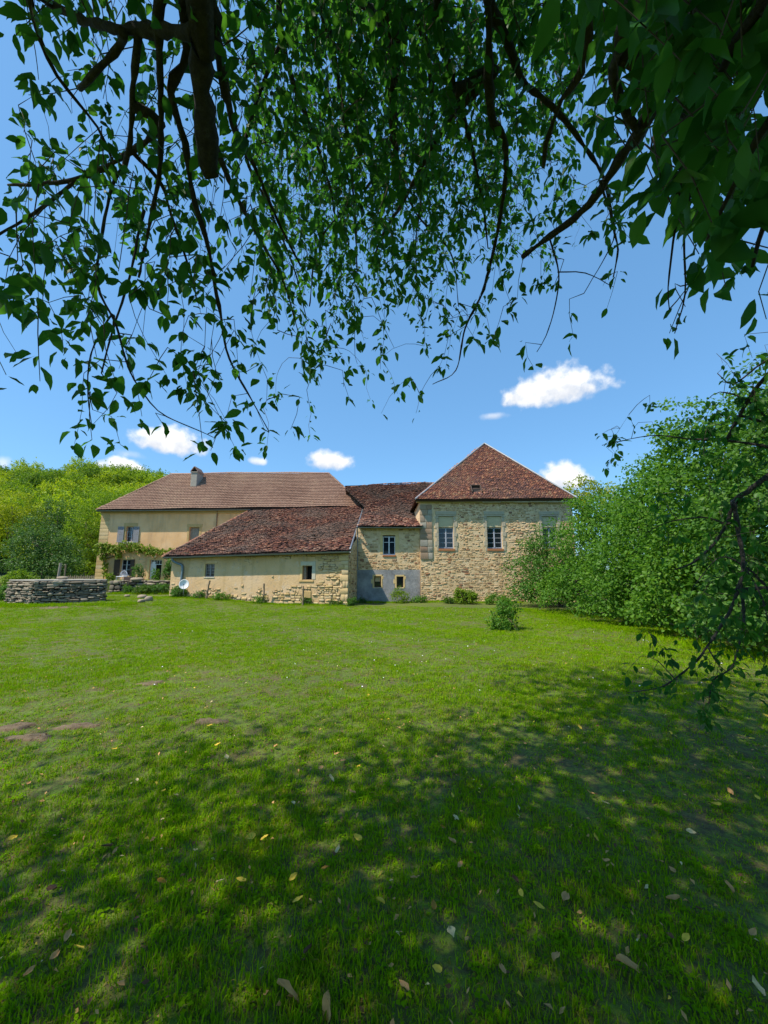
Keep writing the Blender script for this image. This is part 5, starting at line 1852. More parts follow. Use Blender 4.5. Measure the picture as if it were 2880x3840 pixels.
wall_plant(585, 2174, 2120, 40, 35.0, 'small potted rose bush in front of the farmhouse door', 'hazel', 700, .11, 250)
wall_plant(75, 2210, 2128, 150, 25.0, 'bright green leafy shrub behind the stone bed', 'bright_leaf', 4200, .11, 251, cat='bush', name='garden_bush')
wall_plant(18, 2250, 2186, 70, 22.3, 'dark low bush at the side of the stone bed', 'hazel_deep', 1500, .09, 252, cat='bush', name='garden_bush')


# grape vine trained along the facade
def vine():
    Y = 37.75
    r = np.random.default_rng(260)
    root = thing('grape_vine', 'bright grape vine trained along the farmhouse wall above the door', 'vine', (at_y(385, 2165, Y)[0], Y, 1.0))
    row = [(378, 2055, 24, 20), (410, 2056, 24, 17), (440, 2058, 22, 15), (468, 2048, 24, 19), (500, 2052, 22, 15), (520, 2056, 20, 13), (548, 2062, 22, 13), (575, 2064, 20, 14), (640, 2066, 26, 10), (385, 2085, 15, 18), (392, 2130, 9, 22), (445, 2082, 10, 8), (605, 2070, 14, 8)]
    lobes = [pxl(x, y, Y - .2, a, b, 9) for (x, y, a, b) in row]
    P, X, N, S = lobes_leaves(lobes, 2600, .17, r, per=6, spread=.18, shell=(.2, 1.05), floor=False)
    N = N + np.array([0, -.9, 0])
    leafage(P, X, N, S, BROAD, G['vine'], root, r, 0)
    for pts in (((388, 2168), (392, 2120), (398, 2085), (430, 2068), (500, 2058), (595, 2066)), ((392, 2120), (384, 2090), (376, 2060)), ((398, 2095), (430, 2085), (455, 2082))):
        path = smooth_path([at_y(x, y, Y + .12) for x, y in pts], .3)
        MB().tube(path, np.linspace(.05, .02, len(path)), 6).obj('stem', G['stem'], root, smooth=True)


vine()

# ------------------------------------------------------------------ garden trees beside the farmhouse
tree('walnut_tree', 'dark green spreading tree behind the stone bed', [pxl(150, 2050, 33, 95, 75), pxl(225, 2075, 33, 70, 70), pxl(80, 2085, 33, 85, 65), pxl(170, 2120, 32, 110, 45), pxl(255, 2130, 32, 50, 45), pxl(120, 1990, 34, 60, 50)],
     11000, .17, 'dark_leaf', 271, (at_y(165, 2150, 33)[0], 33), .16, SIMPLE, per=12, spread=.4)
tree('maple_tree', 'slender mid green tree standing close to the house corner', [pxl(320, 1960, 44, 50, 75), pxl(345, 2040, 44, 42, 80), pxl(290, 2030, 44, 48, 70), pxl(330, 2110, 43, 48, 50)],
     8000, .19, 'bright_leaf', 272, (at_y(320, 2150, 44)[0], 44), .15, SIMPLE, per=12, spread=.45)
tree('maple_tree', 'yellow green tree lit by the sun at the garden edge', [pxl(45, 1900, 50, 75, 70), pxl(15, 1990, 50, 70, 90), pxl(90, 1960, 50, 50, 60), pxl(-40, 1950, 50, 60, 80)],
     9000, .21, 'yellow_leaf', 273, (at_y(40, 2150, 50)[0], 50), .18, SIMPLE, per=12, spread=.5)
tree('maple_tree', 'shaded blue green tree between the yellow tree and the slender one', [pxl(215, 1935, 54, 70, 70), pxl(250, 2010, 54, 55, 80), pxl(170, 1960, 54, 50, 60), pxl(215, 2060, 54, 80, 60)],
     8000, .22, 'dark_leaf', 274, (at_y(220, 2150, 54)[0], 54), .2, SIMPLE, per=12, spread=.5)
tree('maple_tree', 'pale green bushy tree on the rise behind the farmhouse hip', [pxl(420, 1900, 62, 70, 55), pxl(350, 1890, 62, 60, 60), pxl(490, 1880, 64, 60, 45)],
     7000, .23, 'bright_leaf', 275, (at_y(410, 2100, 62)[0], 62), .2, SIMPLE, per=12, spread=.5)


# ------------------------------------------------------------------ scatter by geometry nodes
def scatter_group(coll):
    ng = bpy.data.node_groups.new('scatter_' + coll.name, 'GeometryNodeTree')
    ng.interface.new_socket('Geometry', in_out='INPUT', socket_type='NodeSocketGeometry')
    ng.interface.new_socket('Geometry', in_out='OUTPUT', socket_type='NodeSocketGeometry')
    gi, go = ng.nodes.new('NodeGroupInput'), ng.nodes.new('NodeGroupOutput')
    ci = ng.nodes.new('GeometryNodeCollectionInfo')
    ci.inputs['Collection'].default_value = coll
    ci.inputs['Separate Children'].default_value = True
    ci.inputs['Reset Children'].default_value = True
    iop = ng.nodes.new('GeometryNodeInstanceOnPoints')
    iop.inputs['Pick Instance'].default_value = True

    def na(name, typ):
        n = ng.nodes.new('GeometryNodeInputNamedAttribute'); n.data_type = typ; n.inputs[0].default_value = name
        return n.outputs[0]
    lk = ng.links.new
    lk(gi.outputs[0], iop.inputs['Points']); lk(ci.outputs[0], iop.inputs['Instance'])
    lk(na('idx', 'INT'), iop.inputs['Instance Index']); lk(na('rot', 'FLOAT_VECTOR'), iop.inputs['Rotation']); lk(na('scl', 'FLOAT_VECTOR'), iop.inputs['Scale'])
    lk(iop.outputs[0], go.inputs[0])
    return ng


def scatter(name, coll, P, idx, rot, scl, label):
    me = bpy.data.meshes.new(name)
    me.vertices.add(len(P)); me.vertices.foreach_set('co', np.asarray(P, np.float32).ravel())
    a = me.attributes.new('idx', 'INT', 'POINT'); a.data.foreach_set('value', np.asarray(idx, np.int32))
    for k, v in (('rot', rot), ('scl', scl)):
        a = me.attributes.new(k, 'FLOAT_VECTOR', 'POINT'); a.data.foreach_set('vector', np.asarray(v, np.float32).ravel())
    me.update()
    o = bpy.data.objects.new(name, me)
    link(o); o['kind'] = 'stuff'; o['label'] = label
    m = o.modifiers.new('scatter', 'NODES'); m.node_group = scatter_group(coll)
    return o


def blade_clump(name, n, rad, h, wid, r, mat, straw=.08, bend=.5, broad=0):
    V, Lp, St, Rn = [], [], [], []
    for k in range(n):
        a = r.uniform(0, 6.28); d = rad * math.sqrt(r.random())
        bx, by = d * math.cos(a), d * math.sin(a)
        hh = h * r.uniform(.45, 1.15); w = wid * r.uniform(.7, 1.3)
        az = r.uniform(0, 6.28); lx, ly = math.cos(az), math.sin(az)
        bd = hh * bend * r.uniform(.2, 1.3)
        flat = r.random() < straw
        sx, sy = -ly * w / 2, lx * w / 2
        z0 = 0.0 if not flat else .006
        if flat: hh *= .25; bd = h * r.uniform(.6, 1.4)
        b = len(V)
        V += [(bx - sx, by - sy, z0 - .01), (bx + sx, by + sy, z0 - .01), (bx + lx * bd * .35 + sx * .8, by + ly * bd * .35 + sy * .8, z0 + hh * .6), (bx + lx * bd * .35 - sx * .8, by + ly * bd * .35 - sy * .8, z0 + hh * .6), (bx + lx * bd, by + ly * bd, z0 + hh)]
        St += [len(Lp), len(Lp) + 4]
        Lp += [b, b + 1, b + 2, b + 3, b + 3, b + 2, b + 4]
        Rn += [2.0 if flat else r.random()] * 5
    for k in range(broad):
        a = r.uniform(0, 6.28); d = rad * .6 * math.sqrt(r.random())
        c = np.array([d * math.cos(a), d * math.sin(a), h * r.uniform(.3, .7)])
        az = r.uniform(0, 6.28); lx, ly = math.cos(az), math.sin(az); s = h * r.uniform(.35, .8)
        b = len(V)
        V += [tuple(c), tuple(c + np.array([lx * .5 - ly * .38, ly * .5 + lx * .38, .12]) * s), tuple(c + np.array([lx, ly, -.05]) * s), tuple(c + np.array([lx * .5 + ly * .38, ly * .5 - lx * .38, .12]) * s)]
        St += [len(Lp)]; Lp += [b, b + 3, b + 2, b + 1]; Rn += [r.uniform(0, .35)] * 4
    me = np_mesh(name, V, Lp, St, mat, Rn)
    return bpy.data.objects.new(name, me)


def grass():
    r = np.random.default_rng(300)
    coll = bpy.data.collections.new('grass_clumps')
    spec = [(24, .075, .026, .0046, .08, 0), (22, .075, .021, .0048, .14, 1), (24, .08, .034, .0044, .06, 0), (16, .075, .018, .0050, .34, 3), (10, .06, .026, .005, .10, 12), (16, .08, .016, .0052, .55, 1)]
    for k, (n, rad, h, w, st, br) in enumerate(spec):
        coll.objects.link(blade_clump('clump_%s' % 'abcdef'[k], n, rad, h, w, r, G['grass'], st, .85, br))
    PP, SS = [], []
    for (y0, y1, den, s) in ((.6, 3.2, 620, 1.0), (3.2, 6, 380, 1.1), (6, 10, 190, 1.3), (10, 16, 115, 1.6), (16, 25.5, 70, 1.95)):
        xm = y1 * 1.02 + 1.6
        n = int(den * 2 * xm * (y1 - y0))
        x = r.uniform(-xm, xm, n); y = r.uniform(y0, y1, n)
        ok = np.abs(x) < y * 1.02 + 1.6
        x, y = x[ok], y[ok]
        PP.append(np.stack([x, y, ground_z(x, y)], 1)); SS.append(np.full(len(x), s) * r.uniform(.7, 1.25, len(x)))
    P = np.concatenate(PP); S = np.concatenate(SS)
    patch = np.sin(P[:, 0] * .8 + 2 * np.sin(P[:, 1] * .5)) + np.sin(P[:, 1] * 1.1 + 1.5 * np.sin(P[:, 0] * .7)) + .8 * np.sin(P[:, 0] * 2.7 + P[:, 1] * 1.9) + .6 * np.sin(P[:, 0] * 6.1 - P[:, 1] * 5.3)
    fine = np.sin(P[:, 0] * 9.1 + 3 * np.sin(P[:, 1] * 4.3)) + np.sin(P[:, 1] * 10.7 + 3 * np.sin(P[:, 0] * 3.9)) + np.sin(P[:, 0] * 17 - P[:, 1] * 13)
    thin = (patch * .6 + fine) < np.where(P[:, 1] < 7, -.75, -1.1)
    keep = ~(thin & (r.random(len(P)) < .72))
    for (cx, cy, rx, ry) in PATCHES:
        e = ((P[:, 0] - cx) / rx) ** 2 + ((P[:, 1] - cy) / ry) ** 2
        keep &= ~((e < 1.0) & (r.random(len(P)) < .6))
    # house footprints
    F = LT['F']
    back = (P[:, :2] - F.P0[:2]) @ F.n[:2] < .05
    keep &= ~(back & (P[:, 0] > -15))
    keep &= ~((P[:, 1] > 25.2) & (P[:, 0] > -2.5))
    P, S, patch = P[keep], S[keep], patch[keep]
    u = r.random(len(P)) + np.clip(patch * .1, -.25, .25)
    idx = np.select([u < .10, u < .22, u < .34, u < .55, u < .78], [5, 3, 4, 1, 0], 2)
    rot = np.stack([r.normal(0, .12, len(P)), r.normal(0, .12, len(P)), r.uniform(0, 6.28, len(P))], 1)
    hz = S * r.uniform(.75, 1.2, len(P)) * np.clip(1 + patch * .10, .6, 1.4)
    hz = hz / np.clip(S, 1, 3) ** .35
    scl = np.stack([S, S, hz], 1)
    # taller uncut grass along wall feet, stone bed and hedge
    lines = []
    Fp = LT['F']
    for k in range(900):
        a = r.uniform(0, Fp.L); q = Fp.pt(a, 0, .12 + abs(r.normal(0, .22))); lines.append((q[0], q[1], r.uniform(1.8, 4.2)))
    for k in range(700):
        lines.append((r.uniform(-2, 8.6), 25.1 - abs(r.normal(0, .35)), r.uniform(2, 4.5)))
    for k in range(1300):
        t = r.random(); lines.append((-22.5 + t * 9.5, 19.6 + t * .9 + r.normal(0, .28), r.uniform(2, 4.8)))
    for k in range(900):
        lines.append((7.4 + r.normal(0, .35), r.uniform(5, 20.5), r.uniform(1.5, 4)))
    for k in range(700):
        lines.append((r.uniform(-19, -14), 27.6 + r.normal(0, .45), r.uniform(3, 7)))
    Lz = np.array(lines)
    P2 = np.stack([Lz[:, 0], Lz[:, 1], ground_z(Lz[:, 0], Lz[:, 1])], 1)
    s2 = np.stack([Lz[:, 2] * .7, Lz[:, 2] * .7, Lz[:, 2]], 1)
    rot2 = np.stack([r.normal(0, .12, len(P2)), r.normal(0, .12, len(P2)), r.uniform(0, 6.28, len(P2))], 1)
    idx2 = r.choice([0, 1, 2, 4], len(P2))
    scatter('grass', coll, np.concatenate([P, P2]), np.concatenate([idx, idx2]), np.concatenate([rot, rot2]), np.concatenate([scl, s2]), 'short mown grass of the lawn with taller tufts at the walls')
    # daisies: white specks in the sunny part
    dc = bpy.data.collections.new('daisies')
    V = [(0, 0, .045)] + [(.013 * math.cos(t), .013 * math.sin(t), .048) for t in np.linspace(0, 2 * math.pi, 8)[:-1]]
    loops = []
    for i in range(7): loops += [0, 1 + i, 1 + (i + 1) % 7]
    dc.objects.link(bpy.data.objects.new('daisy', np_mesh('daisy', V, loops, np.arange(7) * 3, G['white_gloss'])))
    n = 420
    x = r.uniform(-6, 7, n) + r.choice([0, 2], n); y = 5 + 17 * r.random(n) ** .8
    ok = np.abs(x) < y * .9
    x, y = x[ok], y[ok]
    scatter('daisies', dc, np.stack([x, y, ground_z(x, y)], 1), np.zeros(len(x)), np.stack([r.normal(0, .3, len(x)), r.normal(0, .3, len(x)), r.uniform(0, 6, len(x))], 1), np.repeat(r.uniform(.5, .9, len(x))[:, None], 3, 1), 'tiny white daisies dotted over the sunny lawn')


grass()


# ------------------------------------------------------------------ wooded hill
def hill_z(x, y):
    return 21.0 * ss(62, 125, y) * ss(8, 62, -x) * (1 + .08 * np.sin(x * .05 + 1) + .05 * np.sin(x * .13))


def hill():
    X = np.linspace(-420, 40, 70); Yv = np.linspace(58, 330, 50)
    gx, gy = np.meshgrid(X, Yv)
    V = np.stack([gx, gy, hill_z(gx, gy) + .35 * ss(60, 66, gy) + ground_z(gx, gy)], -1).reshape(-1, 3)
    nx = len(X)
    a = (np.arange(len(Yv) - 1)[:, None] * nx + np.arange(nx - 1)[None]).ravel()
    o = bpy.data.objects.new('hill', np_mesh('hill', V, np.stack([a, a + 1, a + nx + 1, a + nx], 1).ravel(), np.arange(len(a)) * 4, G['hill'], smooth=True))
    link(o); o['kind'] = 'structure'
    r = np.random.default_rng(400)
    coll = bpy.data.collections.new('wood_trees')
    for k in range(6):
        lob = [L(0, 0, 5.5, 2.6, 2.6, 2.8)]
        for q in range(6):
            t = q * 1.05 + r.uniform(-.3, .3)
            lob.append(L(2.0 * math.cos(t), 2.0 * math.sin(t), r.uniform(3.6, 7.2), r.uniform(1.3, 1.9), r.uniform(1.3, 1.9), r.uniform(1.2, 1.8)))
        P, Xv, N, S = lobes_leaves(lob, 3600, .34, r, per=10, spread=.55, floor=False)
        M = leaf_mats(P, Xv, N, S)
        me = join_items('wood_tree', SIMPLE, r.integers(0, 8, len(P)), M, G['far_leaf'])
        ob = bpy.data.objects.new('wood_tree_%s' % 'abcdef'[k], me)
        coll.objects.link(ob)
    pts = []
    for k in range(620):
        y = r.uniform(60, 150); x = r.uniform(-1.15 * y, -.18 * y)
        pts.append((x, y))
    pts = np.array(pts)
    z = hill_z(pts[:, 0], pts[:, 1]) + ground_z(pts[:, 0], pts[:, 1]) - .4
    s = r.uniform(.8, 1.35, len(pts))
    scatter('woodland', coll, np.column_stack([pts, z]), r.integers(0, 6, len(pts)), np.stack([np.zeros(len(pts)), np.zeros(len(pts)), r.uniform(0, 6.28, len(pts))], 1), np.stack([s, s, s * r.uniform(.9, 1.3, len(pts))], 1), 'sunlit deciduous woodland covering the hill behind the farmhouse')


hill()
# ------------------------------------------------------------------ the cherry tree overhead
def cherry():
    r = np.random.default_rng(500)
    TB = np.array([2.3, -2.4])
    g = float(ground_z(*TB))
    root = thing('cherry_tree', 'large old cherry tree overhanging the lawn with drooping leafy boughs', 'tree', (TB[0], TB[1], g))
    fork = np.array([TB[0] - .1, TB[1] + .15, 3.1])
    path = smooth_path([(TB[0], TB[1], g - .3), (TB[0] + .03, TB[1], 1.4), fork], .15)
    V, F = tube(path, np.linspace(.30, .21, len(path)) * (1 + r.normal(0, .02, len(path))), 14)
    MB().add(V, F).obj('trunk', G['bark'], root, smooth=True)
    SAMP = [fork[None]]

    def limb(pts, mat='bark', name='bough', rough=.16):
        C = np.array(pts, float)
        p = smooth_path(C, .045)
        rad = np.maximum(p[:, 3] * 1.2, .0018)
        w = p[:, :3] + r.normal(0, 1, (len(p), 3)) * (rad[:, None] * .12)
        V, F = tube(w, rad * (1 + np.clip(r.normal(0, rough, len(p)), -.3, .5)), 7 if rad.max() > .015 else 5)
        MB().add(V, F).obj(name, G[mat], root, smooth=True)
        SAMP.append(p[:, :3])

    def from_px(rows):
        n = len(rows)
        r0, r1 = rows[0][3], rows[-1][3]
        return [list(at_dist(x, y, d)) + [rr] for (x, y, d, rr) in rows]

    def rows(pts, d0, d1, r0, r1):
        n = len(pts) - 1
        return [(x, y, d0 + (d1 - d0) * k / n, r0 + (r1 - r0) * (k / n) ** .8) for k, (x, y) in enumerate(pts)]
    # scaffold limbs rise from the fork, pass above the viewer and come into the picture
    main = [([(746, -40), (752, 120), (762, 340), (785, 677)], 2.45, 2.62, .044, .036, [(1.2, -1.7, 4.3), (-.3, -.6, 4.9)], .10),
            ([(1475, -90), (1478, 150), (1470, 380), (1484, 560), (1500, 760)], 4.6, 5.6, .075, .02, [(1.6, -1.2, 4.6), (.9, .3, 5.6)], .13),
            ([(2470, -40), (2456, 260), (2421, 460), (2351, 555), (2273, 677), (2178, 798), (2039, 903), (1960, 960)], 2.6, 3.4, .034, .012, [(2.4, -1.4, 4.2), (2.2, -.1, 4.6)], .10),
            ([(2990, 1730), (2880, 1790), (2820, 1830), (2752, 1885), (2725, 1966), (2664, 2054), (2589, 2115), (2528, 2136)], 5.2, 5.0, .030, .005, [(3.6, -1.2, 4.4), (4.6, .6, 4.6), (5.0, 2.0, 3.9)], .11)]
    for pts, d0, d1, r0, r1, via, rv in main:
        C = [list(fork) + [rv]] + [list(v) + [rv + (r0 - rv) * (k + 1) / (len(via) + 1)] for k, v in enumerate(via)] + from_px(rows(pts, d0, d1, r0, r1))
        limb(C)
    sec = [([(781, -30), (816, 174), (855, 390), (894, 520), (955, 625), (1040, 825), (1128, 998)], 2.6, 3.6, .022, .006),
           ([(607, -30), (603, 347), (599, 625), (564, 825), (520, 1040)], 2.6, 3.3, .018, .005),
           ([(690, -20), (700, 200), (642, 347), (694, 538), (720, 720), (772, 894), (807, 1067), (833, 1215), (860, 1345), (955, 1520), (1010, 1620)], 2.7, 3.0, .020, .003),
           ([(745, 125), (560, 115), (417, 104), (304, 70), (180, 10)], 2.5, 3.3, .022, .012), ([(465, 125), (451, 165), (339, 295), (300, 330)], 2.75, 3.05, .016, .012),
           ([(520, 120), (499, 347), (486, 555), (460, 640)], 2.75, 3.15, .014, .009), ([(603, 469), (486, 573), (304, 668), (140, 690), (30, 694)], 2.95, 3.6, .014, .005),
           ([(490, 560), (607, 694), (642, 807), (720, 1041), (738, 1128)], 3.1, 3.4, .012, .004), ([(110, -20), (130, 87), (217, 286), (365, 477), (420, 600)], 3.2, 3.3, .011, .005),
           ([(286, 677), (130, 798), (0, 877), (-90, 930)], 3.3, 3.2, .009, .004), ([(765, 440), (868, 694), (955, 868), (1060, 1050), (1120, 1250)], 2.6, 3.9, .015, .004),
           ([(540, 790), (521, 868), (486, 1041), (417, 1258), (380, 1400)], 3.1, 2.6, .008, .003), ([(420, 700), (380, 900), (365, 1067), (434, 1215), (486, 1389), (564, 1510), (625, 1562), (746, 1615), (800, 1640)], 3.0, 2.5, .007, .002),
           ([(420, 1180), (340, 1330), (330, 1480), (345, 1600)], 2.6, 2.6, .004, .0016),
           ([(2390, 500), (2300, 300), (2325, 174), (2360, -20)], 2.8, 2.4, .014, .018), ([(2215, -20), (2204, 174), (2160, 304), (2108, 373), (2048, 538), (2039, 625)], 3.1, 3.6, .021, .010),
           ([(1830, -20), (1848, 43), (1909, 165), (1960, 300), (2048, 380), (2117, 451), (2221, 590), (2273, 694), (2299, 850), (2317, 937), (2300, 1040)], 3.5, 4.0, .022, .004),
           ([(1640, -20), (1700, 304), (1744, 451), (1778, 590), (1813, 781), (1830, 930)], 3.8, 4.3, .020, .006), ([(1850, 270), (1700, 434), (1588, 607), (1509, 764), (1440, 868), (1390, 1000)], 3.8, 4.8, .026, .006),
           ([(1830, -20), (1839, 416), (1891, 520), (1895, 677), (1865, 868), (1813, 1085), (1744, 1232), (1709, 1389), (1622, 1441)], 3.4, 4.0, .022, .003),
           ([(2060, 890), (2095, 1024), (2082, 1146), (2048, 1258), (2013, 1320)], 3.3, 3.2, .006, .002), ([(2090, 1020), (2195, 1024), (2299, 1076)], 3.3, 3.3, .004, .0016),
           ([(2250, 680), (2290, 800), (2300, 900), (2190, 1100)], 3.0, 3.3, .006, .002),
           ([(1200, -20), (1250, 200), (1300, 500), (1330, 800), (1340, 1050)], 5.0, 5.8, .026, .006), ([(1050, -20), (1080, 250), (1180, 520), (1250, 760), (1260, 950)], 4.4, 5.2, .022, .006),
           ([(1560, 60), (1620, 350), (1600, 620), (1560, 900), (1570, 1150)], 5.0, 6.0, .024, .005), ([(1480, 500), (1380, 700), (1200, 900), (1160, 1150)], 5.4, 5.2, .016, .005), ([(920, 560), (1000, 760), (1100, 1000), (1150, 1200)], 3.9, 4.4, .010, .004),
           ([(1480, 600), (1560, 800), (1690, 950), (1720, 1150)], 5.4, 5.4, .014, .004),
           ([(2900, -120), (2760, 150), (2640, 420), (2560, 600), (2540, 760)], 1.5, 1.7, .012, .004), ([(2990, 250), (2840, 520), (2720, 760), (2650, 900)], 1.5, 1.8, .011, .003), ([(2990, 560), (2880, 800), (2820, 1000)], 1.5, 1.6, .009, .003),
           ([(2640, -60), (2560, 200), (2500, 400), (2480, 520)], 2.0, 2.2, .012, .004),
           ([(2620, 500), (2560, 700), (2525, 905), (2505, 1080), (2510, 1160)], 2.0, 2.2, .006, .0016), ([(2590, 700), (2565, 900), (2570, 1100), (2530, 1250)], 2.0, 2.2, .005, .0016)]
    drop = [([(2752, 1885), (2770, 2000), (2786, 2115), (2765, 2217), (2725, 2312), (2664, 2407), (2609, 2481), (2535, 2542), (2480, 2576), (2433, 2587), (2352, 2597)], 5.0, 4.7, .018, .003),
            ([(2776, 2180), (2790, 2300), (2782, 2366), (2745, 2500), (2677, 2549), (2657, 2640)], 5.0, 4.75, .012, .003),
            ([(2990, 1700), (2880, 1675), (2700, 1650), (2596, 1647), (2440, 1634), (2257, 1670)], 5.1, 5.0, .016, .003),
            ([(2990, 1300), (2860, 1360), (2750, 1440), (2690, 1400)], 5.0, 5.0, .012, .003), ([(2880, 1580), (2800, 1500), (2700, 1470), (2650, 1500)], 5.1, 5.0, .010, .002),
            ([(2990, 2240), (2880, 2200), (2800, 2130), (2700, 2090), (2600, 2200)], 5.2, 4.9, .014, .003), ([(2786, 2115), (2860, 2250), (2900, 2420)], 5.0, 4.8, .010, .003),
            ([(2650, 2420), (2700, 2500), (2760, 2540)], 4.8, 4.7, .006, .002), ([(2725, 1966), (2640, 1940), (2500, 1960), (2420, 2000)], 5.0, 5.0, .010, .003), ([(2530, 2545), (2470, 2480), (2450, 2470)], 4.7, 4.7, .005, .002)]
    dsamp = []
    for pts, d0, d1, r0, r1 in sec + drop:
        C = from_px(rows(pts, d0, d1, r0, r1))
        A = np.array(C[0][:3])
        S = np.concatenate(SAMP)
        dd = np.linalg.norm(S - A, axis=1)
        # join from wood that lies above or behind the start
        j = np.argmin(dd + .8 * np.maximum(0, A[2] - S[:, 2]))
        if dd[j] > .06:
            m = (A + S[j]) / 2 + np.array([0, 0, .12 * dd[j]])
            C = [list(S[j]) + [r0 * 1.15]] + ([list(m) + [r0 * 1.1]] if dd[j] > .4 else []) + C
        limb(C, rough=.22 if r0 > .012 else .10)
        if (pts, d0, d1, r0, r1) in drop: dsamp.append(SAMP[-1])
    S_all = np.concatenate(SAMP)

    # ---- leafy shoots: how full the crown is, by 240 x 120 px cell of the photograph
    grid = ["445667655688", "223456755478", "123456755268", "123456755257", "223467754247", "334567763157", "334567763147", "445567752126",
            "666566631014", "355556521001", "144334320000", "144423100000", "123411100000", "031410000000"]
    tw_paths = []; LP, LX, LN, LS = [], [], [], []
    WOOD = np.zeros((90000, 3)); WOOD[:len(S_all)] = S_all
    nw = [len(S_all)]
    todo = []

    def shoot(*a):
        todo.append(a)

    def grow(tip, length, nleaf, size, droop=.8):
        """a drooping shoot ending at tip, joined to the nearest wood, with leaves along it"""
        base_dir = unit(np.array([r.normal(0, .35), r.normal(0, .35) - .1, 1.0]))
        base = tip + base_dir * length
        Wd = WOOD[:nw[0]]
        d = np.linalg.norm(Wd - base, axis=1) + .7 * np.maximum(0, base[2] - .1 - Wd[:, 2])
        j = np.argmin(d)
        A = Wd[j].copy()
        ctrl = [A]
        if np.linalg.norm(A - base) > .15: ctrl.append((A + base) / 2 + np.array([0, 0, .10 * np.linalg.norm(A - base)]) + r.normal(0, .03, 3))
        ctrl += [base, (base + tip) / 2 + r.normal(0, .05, 3) * length, tip]
        p = smooth_path(np.array(ctrl), .09)
        tw_paths.append((p, r.uniform(.0022, .0034)))
        n = len(p)
        if nw[0] + n < len(WOOD):
            WOOD[nw[0]:nw[0] + n] = p; nw[0] += n
        k0 = max(0, n - int(length * 1.15 / .09) - 1)
        nodes = np.concatenate([[n - 1], (k0 + (n - 1 - k0) * r.random(3)).astype(int)])
        ks = nodes[r.choice(4, nleaf, p=[.4, .2, .2, .2])]
        Q = p[ks] + r.normal(0, .018, (nleaf, 3))
        az = r.uniform(0, 6.28, nleaf)
        X = np.stack([np.cos(az), np.sin(az), -droop + r.normal(0, .45, nleaf)], 1)
        X = unit(X)
        Q = Q + X * .02
        N = np.stack([-np.cos(az) * -.2 + r.normal(0, .45, nleaf), r.normal(0, .45, nleaf), np.ones(nleaf) * .8], 1)
        LP.append(Q); LX.append(X); LN.append(N); LS.append(size * r.uniform(.45, 1.25, nleaf))

    for iy, row in enumerate(grid):
        for ix, ch in enumerate(row):
            v = int(ch)
            if v == 0: continue
            c = min(.93, v / 9.5)
            for layer in range(2):
                if ix <= 3: lo, hi = (2.1, 3.3) if iy >= 8 else (2.4, 4.6)
                elif ix <= 8: lo, hi = (3.0, 4.6) if iy >= 9 else (3.2, 7.2)
                elif ix == 9: lo, hi = 2.8, 5.0
                else: lo, hi = 1.35, 2.6
                m = (lo + hi) / 2 if layer == 0 else hi * .95
                n_need = -math.log(1 - c * .9) * 28800 / (.0024 * (FPX / m) ** 2) * (.62 if ix <= 3 else (1.05 if iy <= 6 else .84) if ix <= 8 else 1.0)
                per = 11
                ns = n_need / per
                ns = int(ns) + (r.random() < ns - int(ns))
                for _ in range(ns):
                    d = r.uniform(lo, (lo + hi) / 2) if layer == 0 else r.uniform((lo + hi) / 2, hi)
                    px = ix * 240 + r.uniform(0, 240); py = iy * 120 + r.uniform(10, 130)
                    tip = at_dist(px, py, d)
                    shoot(tip, r.uniform(.18, .5), per + int(r.integers(-3, 4)), .082 if ix <= 8 else .100)
    # lone shoots that close the outline
    for (px, py, d, ln, n) in ((345, 1650, 2.5, .25, 11), (350, 1590, 2.5, .2, 8), (790, 1690, 2.45, .22, 10), (860, 1600, 2.5, .3, 11), (990, 1600, 2.6, .3, 11), (1090, 1610, 2.6, .28, 9), (1000, 1500, 2.8, .3, 10), (700, 1440, 2.6, .3, 12), (560, 1420, 2.5, .3, 12), (430, 1420, 2.5, .3, 10),
                               (1130, 1380, 2.9, .2, 10), (1340, 1365, 3.0, .25, 11), (1560, 1550, 3.3, .2, 5), (1650, 1370, 3.2, .25, 10), (1780, 1270, 3.3, .3, 10), (1850, 1270, 3.3, .25, 8), (1940, 1120, 3.4, .3, 8), (2075, 1080, 3.4, .2, 8), (2150, 1260, 3.4, .25, 7), (2275, 1160, 3.4, .25, 7), (2000, 1375, 3.2, .2, 6), (2270, 920, 3.6, .25, 8),
                               (2510, 1250, 2.4, .2, 5), (2570, 1150, 2.4, .2, 6), (150, 1430, 2.6, .4, 8), (110, 1110, 2.2, .25, 12), (160, 1170, 2.3, .25, 12), (1430, 1550, 3.4, .35, 7), (1180, 1330, 3.2, .2, 8), (60, 750, 2.8, .3, 10), (240, 1320, 2.6, .25, 9), (620, 1610, 2.5, .1, 3)):
        shoot(at_dist(px, py, d), ln, n, .092)
    # shoots on the low drooping bough
    D = np.concatenate(dsamp)
    vis = in_view(D, 60)
    D = D[vis]
    for k in range(150):
        q = D[r.integers(len(D))] + r.normal(0, .16, 3) + np.array([0, 0, -.10])
        if q[2] < float(ground_z(q[0], q[1])) + .12: continue
        shoot(q, r.uniform(.12, .3), int(r.integers(6, 13)), .088)
    tips = np.array([a[0] for a in todo])
    near = np.array([np.linalg.norm(S_all - t, axis=1).min() for t in tips])
    for i in np.argsort(near): grow(*todo[i])
    P, X, N, S = np.concatenate(LP), np.concatenate(LX), np.concatenate(LN), np.concatenate(LS)
    # ---- unseen rest of the crown above the viewer, leaf density shaped to shade the lawn
    nb = 66000
    Q = np.stack([r.normal(-.7, 3.4, nb), r.normal(-.7, 2.1, nb), r.uniform(4.4, 8.8, nb)], 1)
    el = np.arctan2(Q[:, 2] - CAM[2], np.maximum(Q[:, 1], .01))
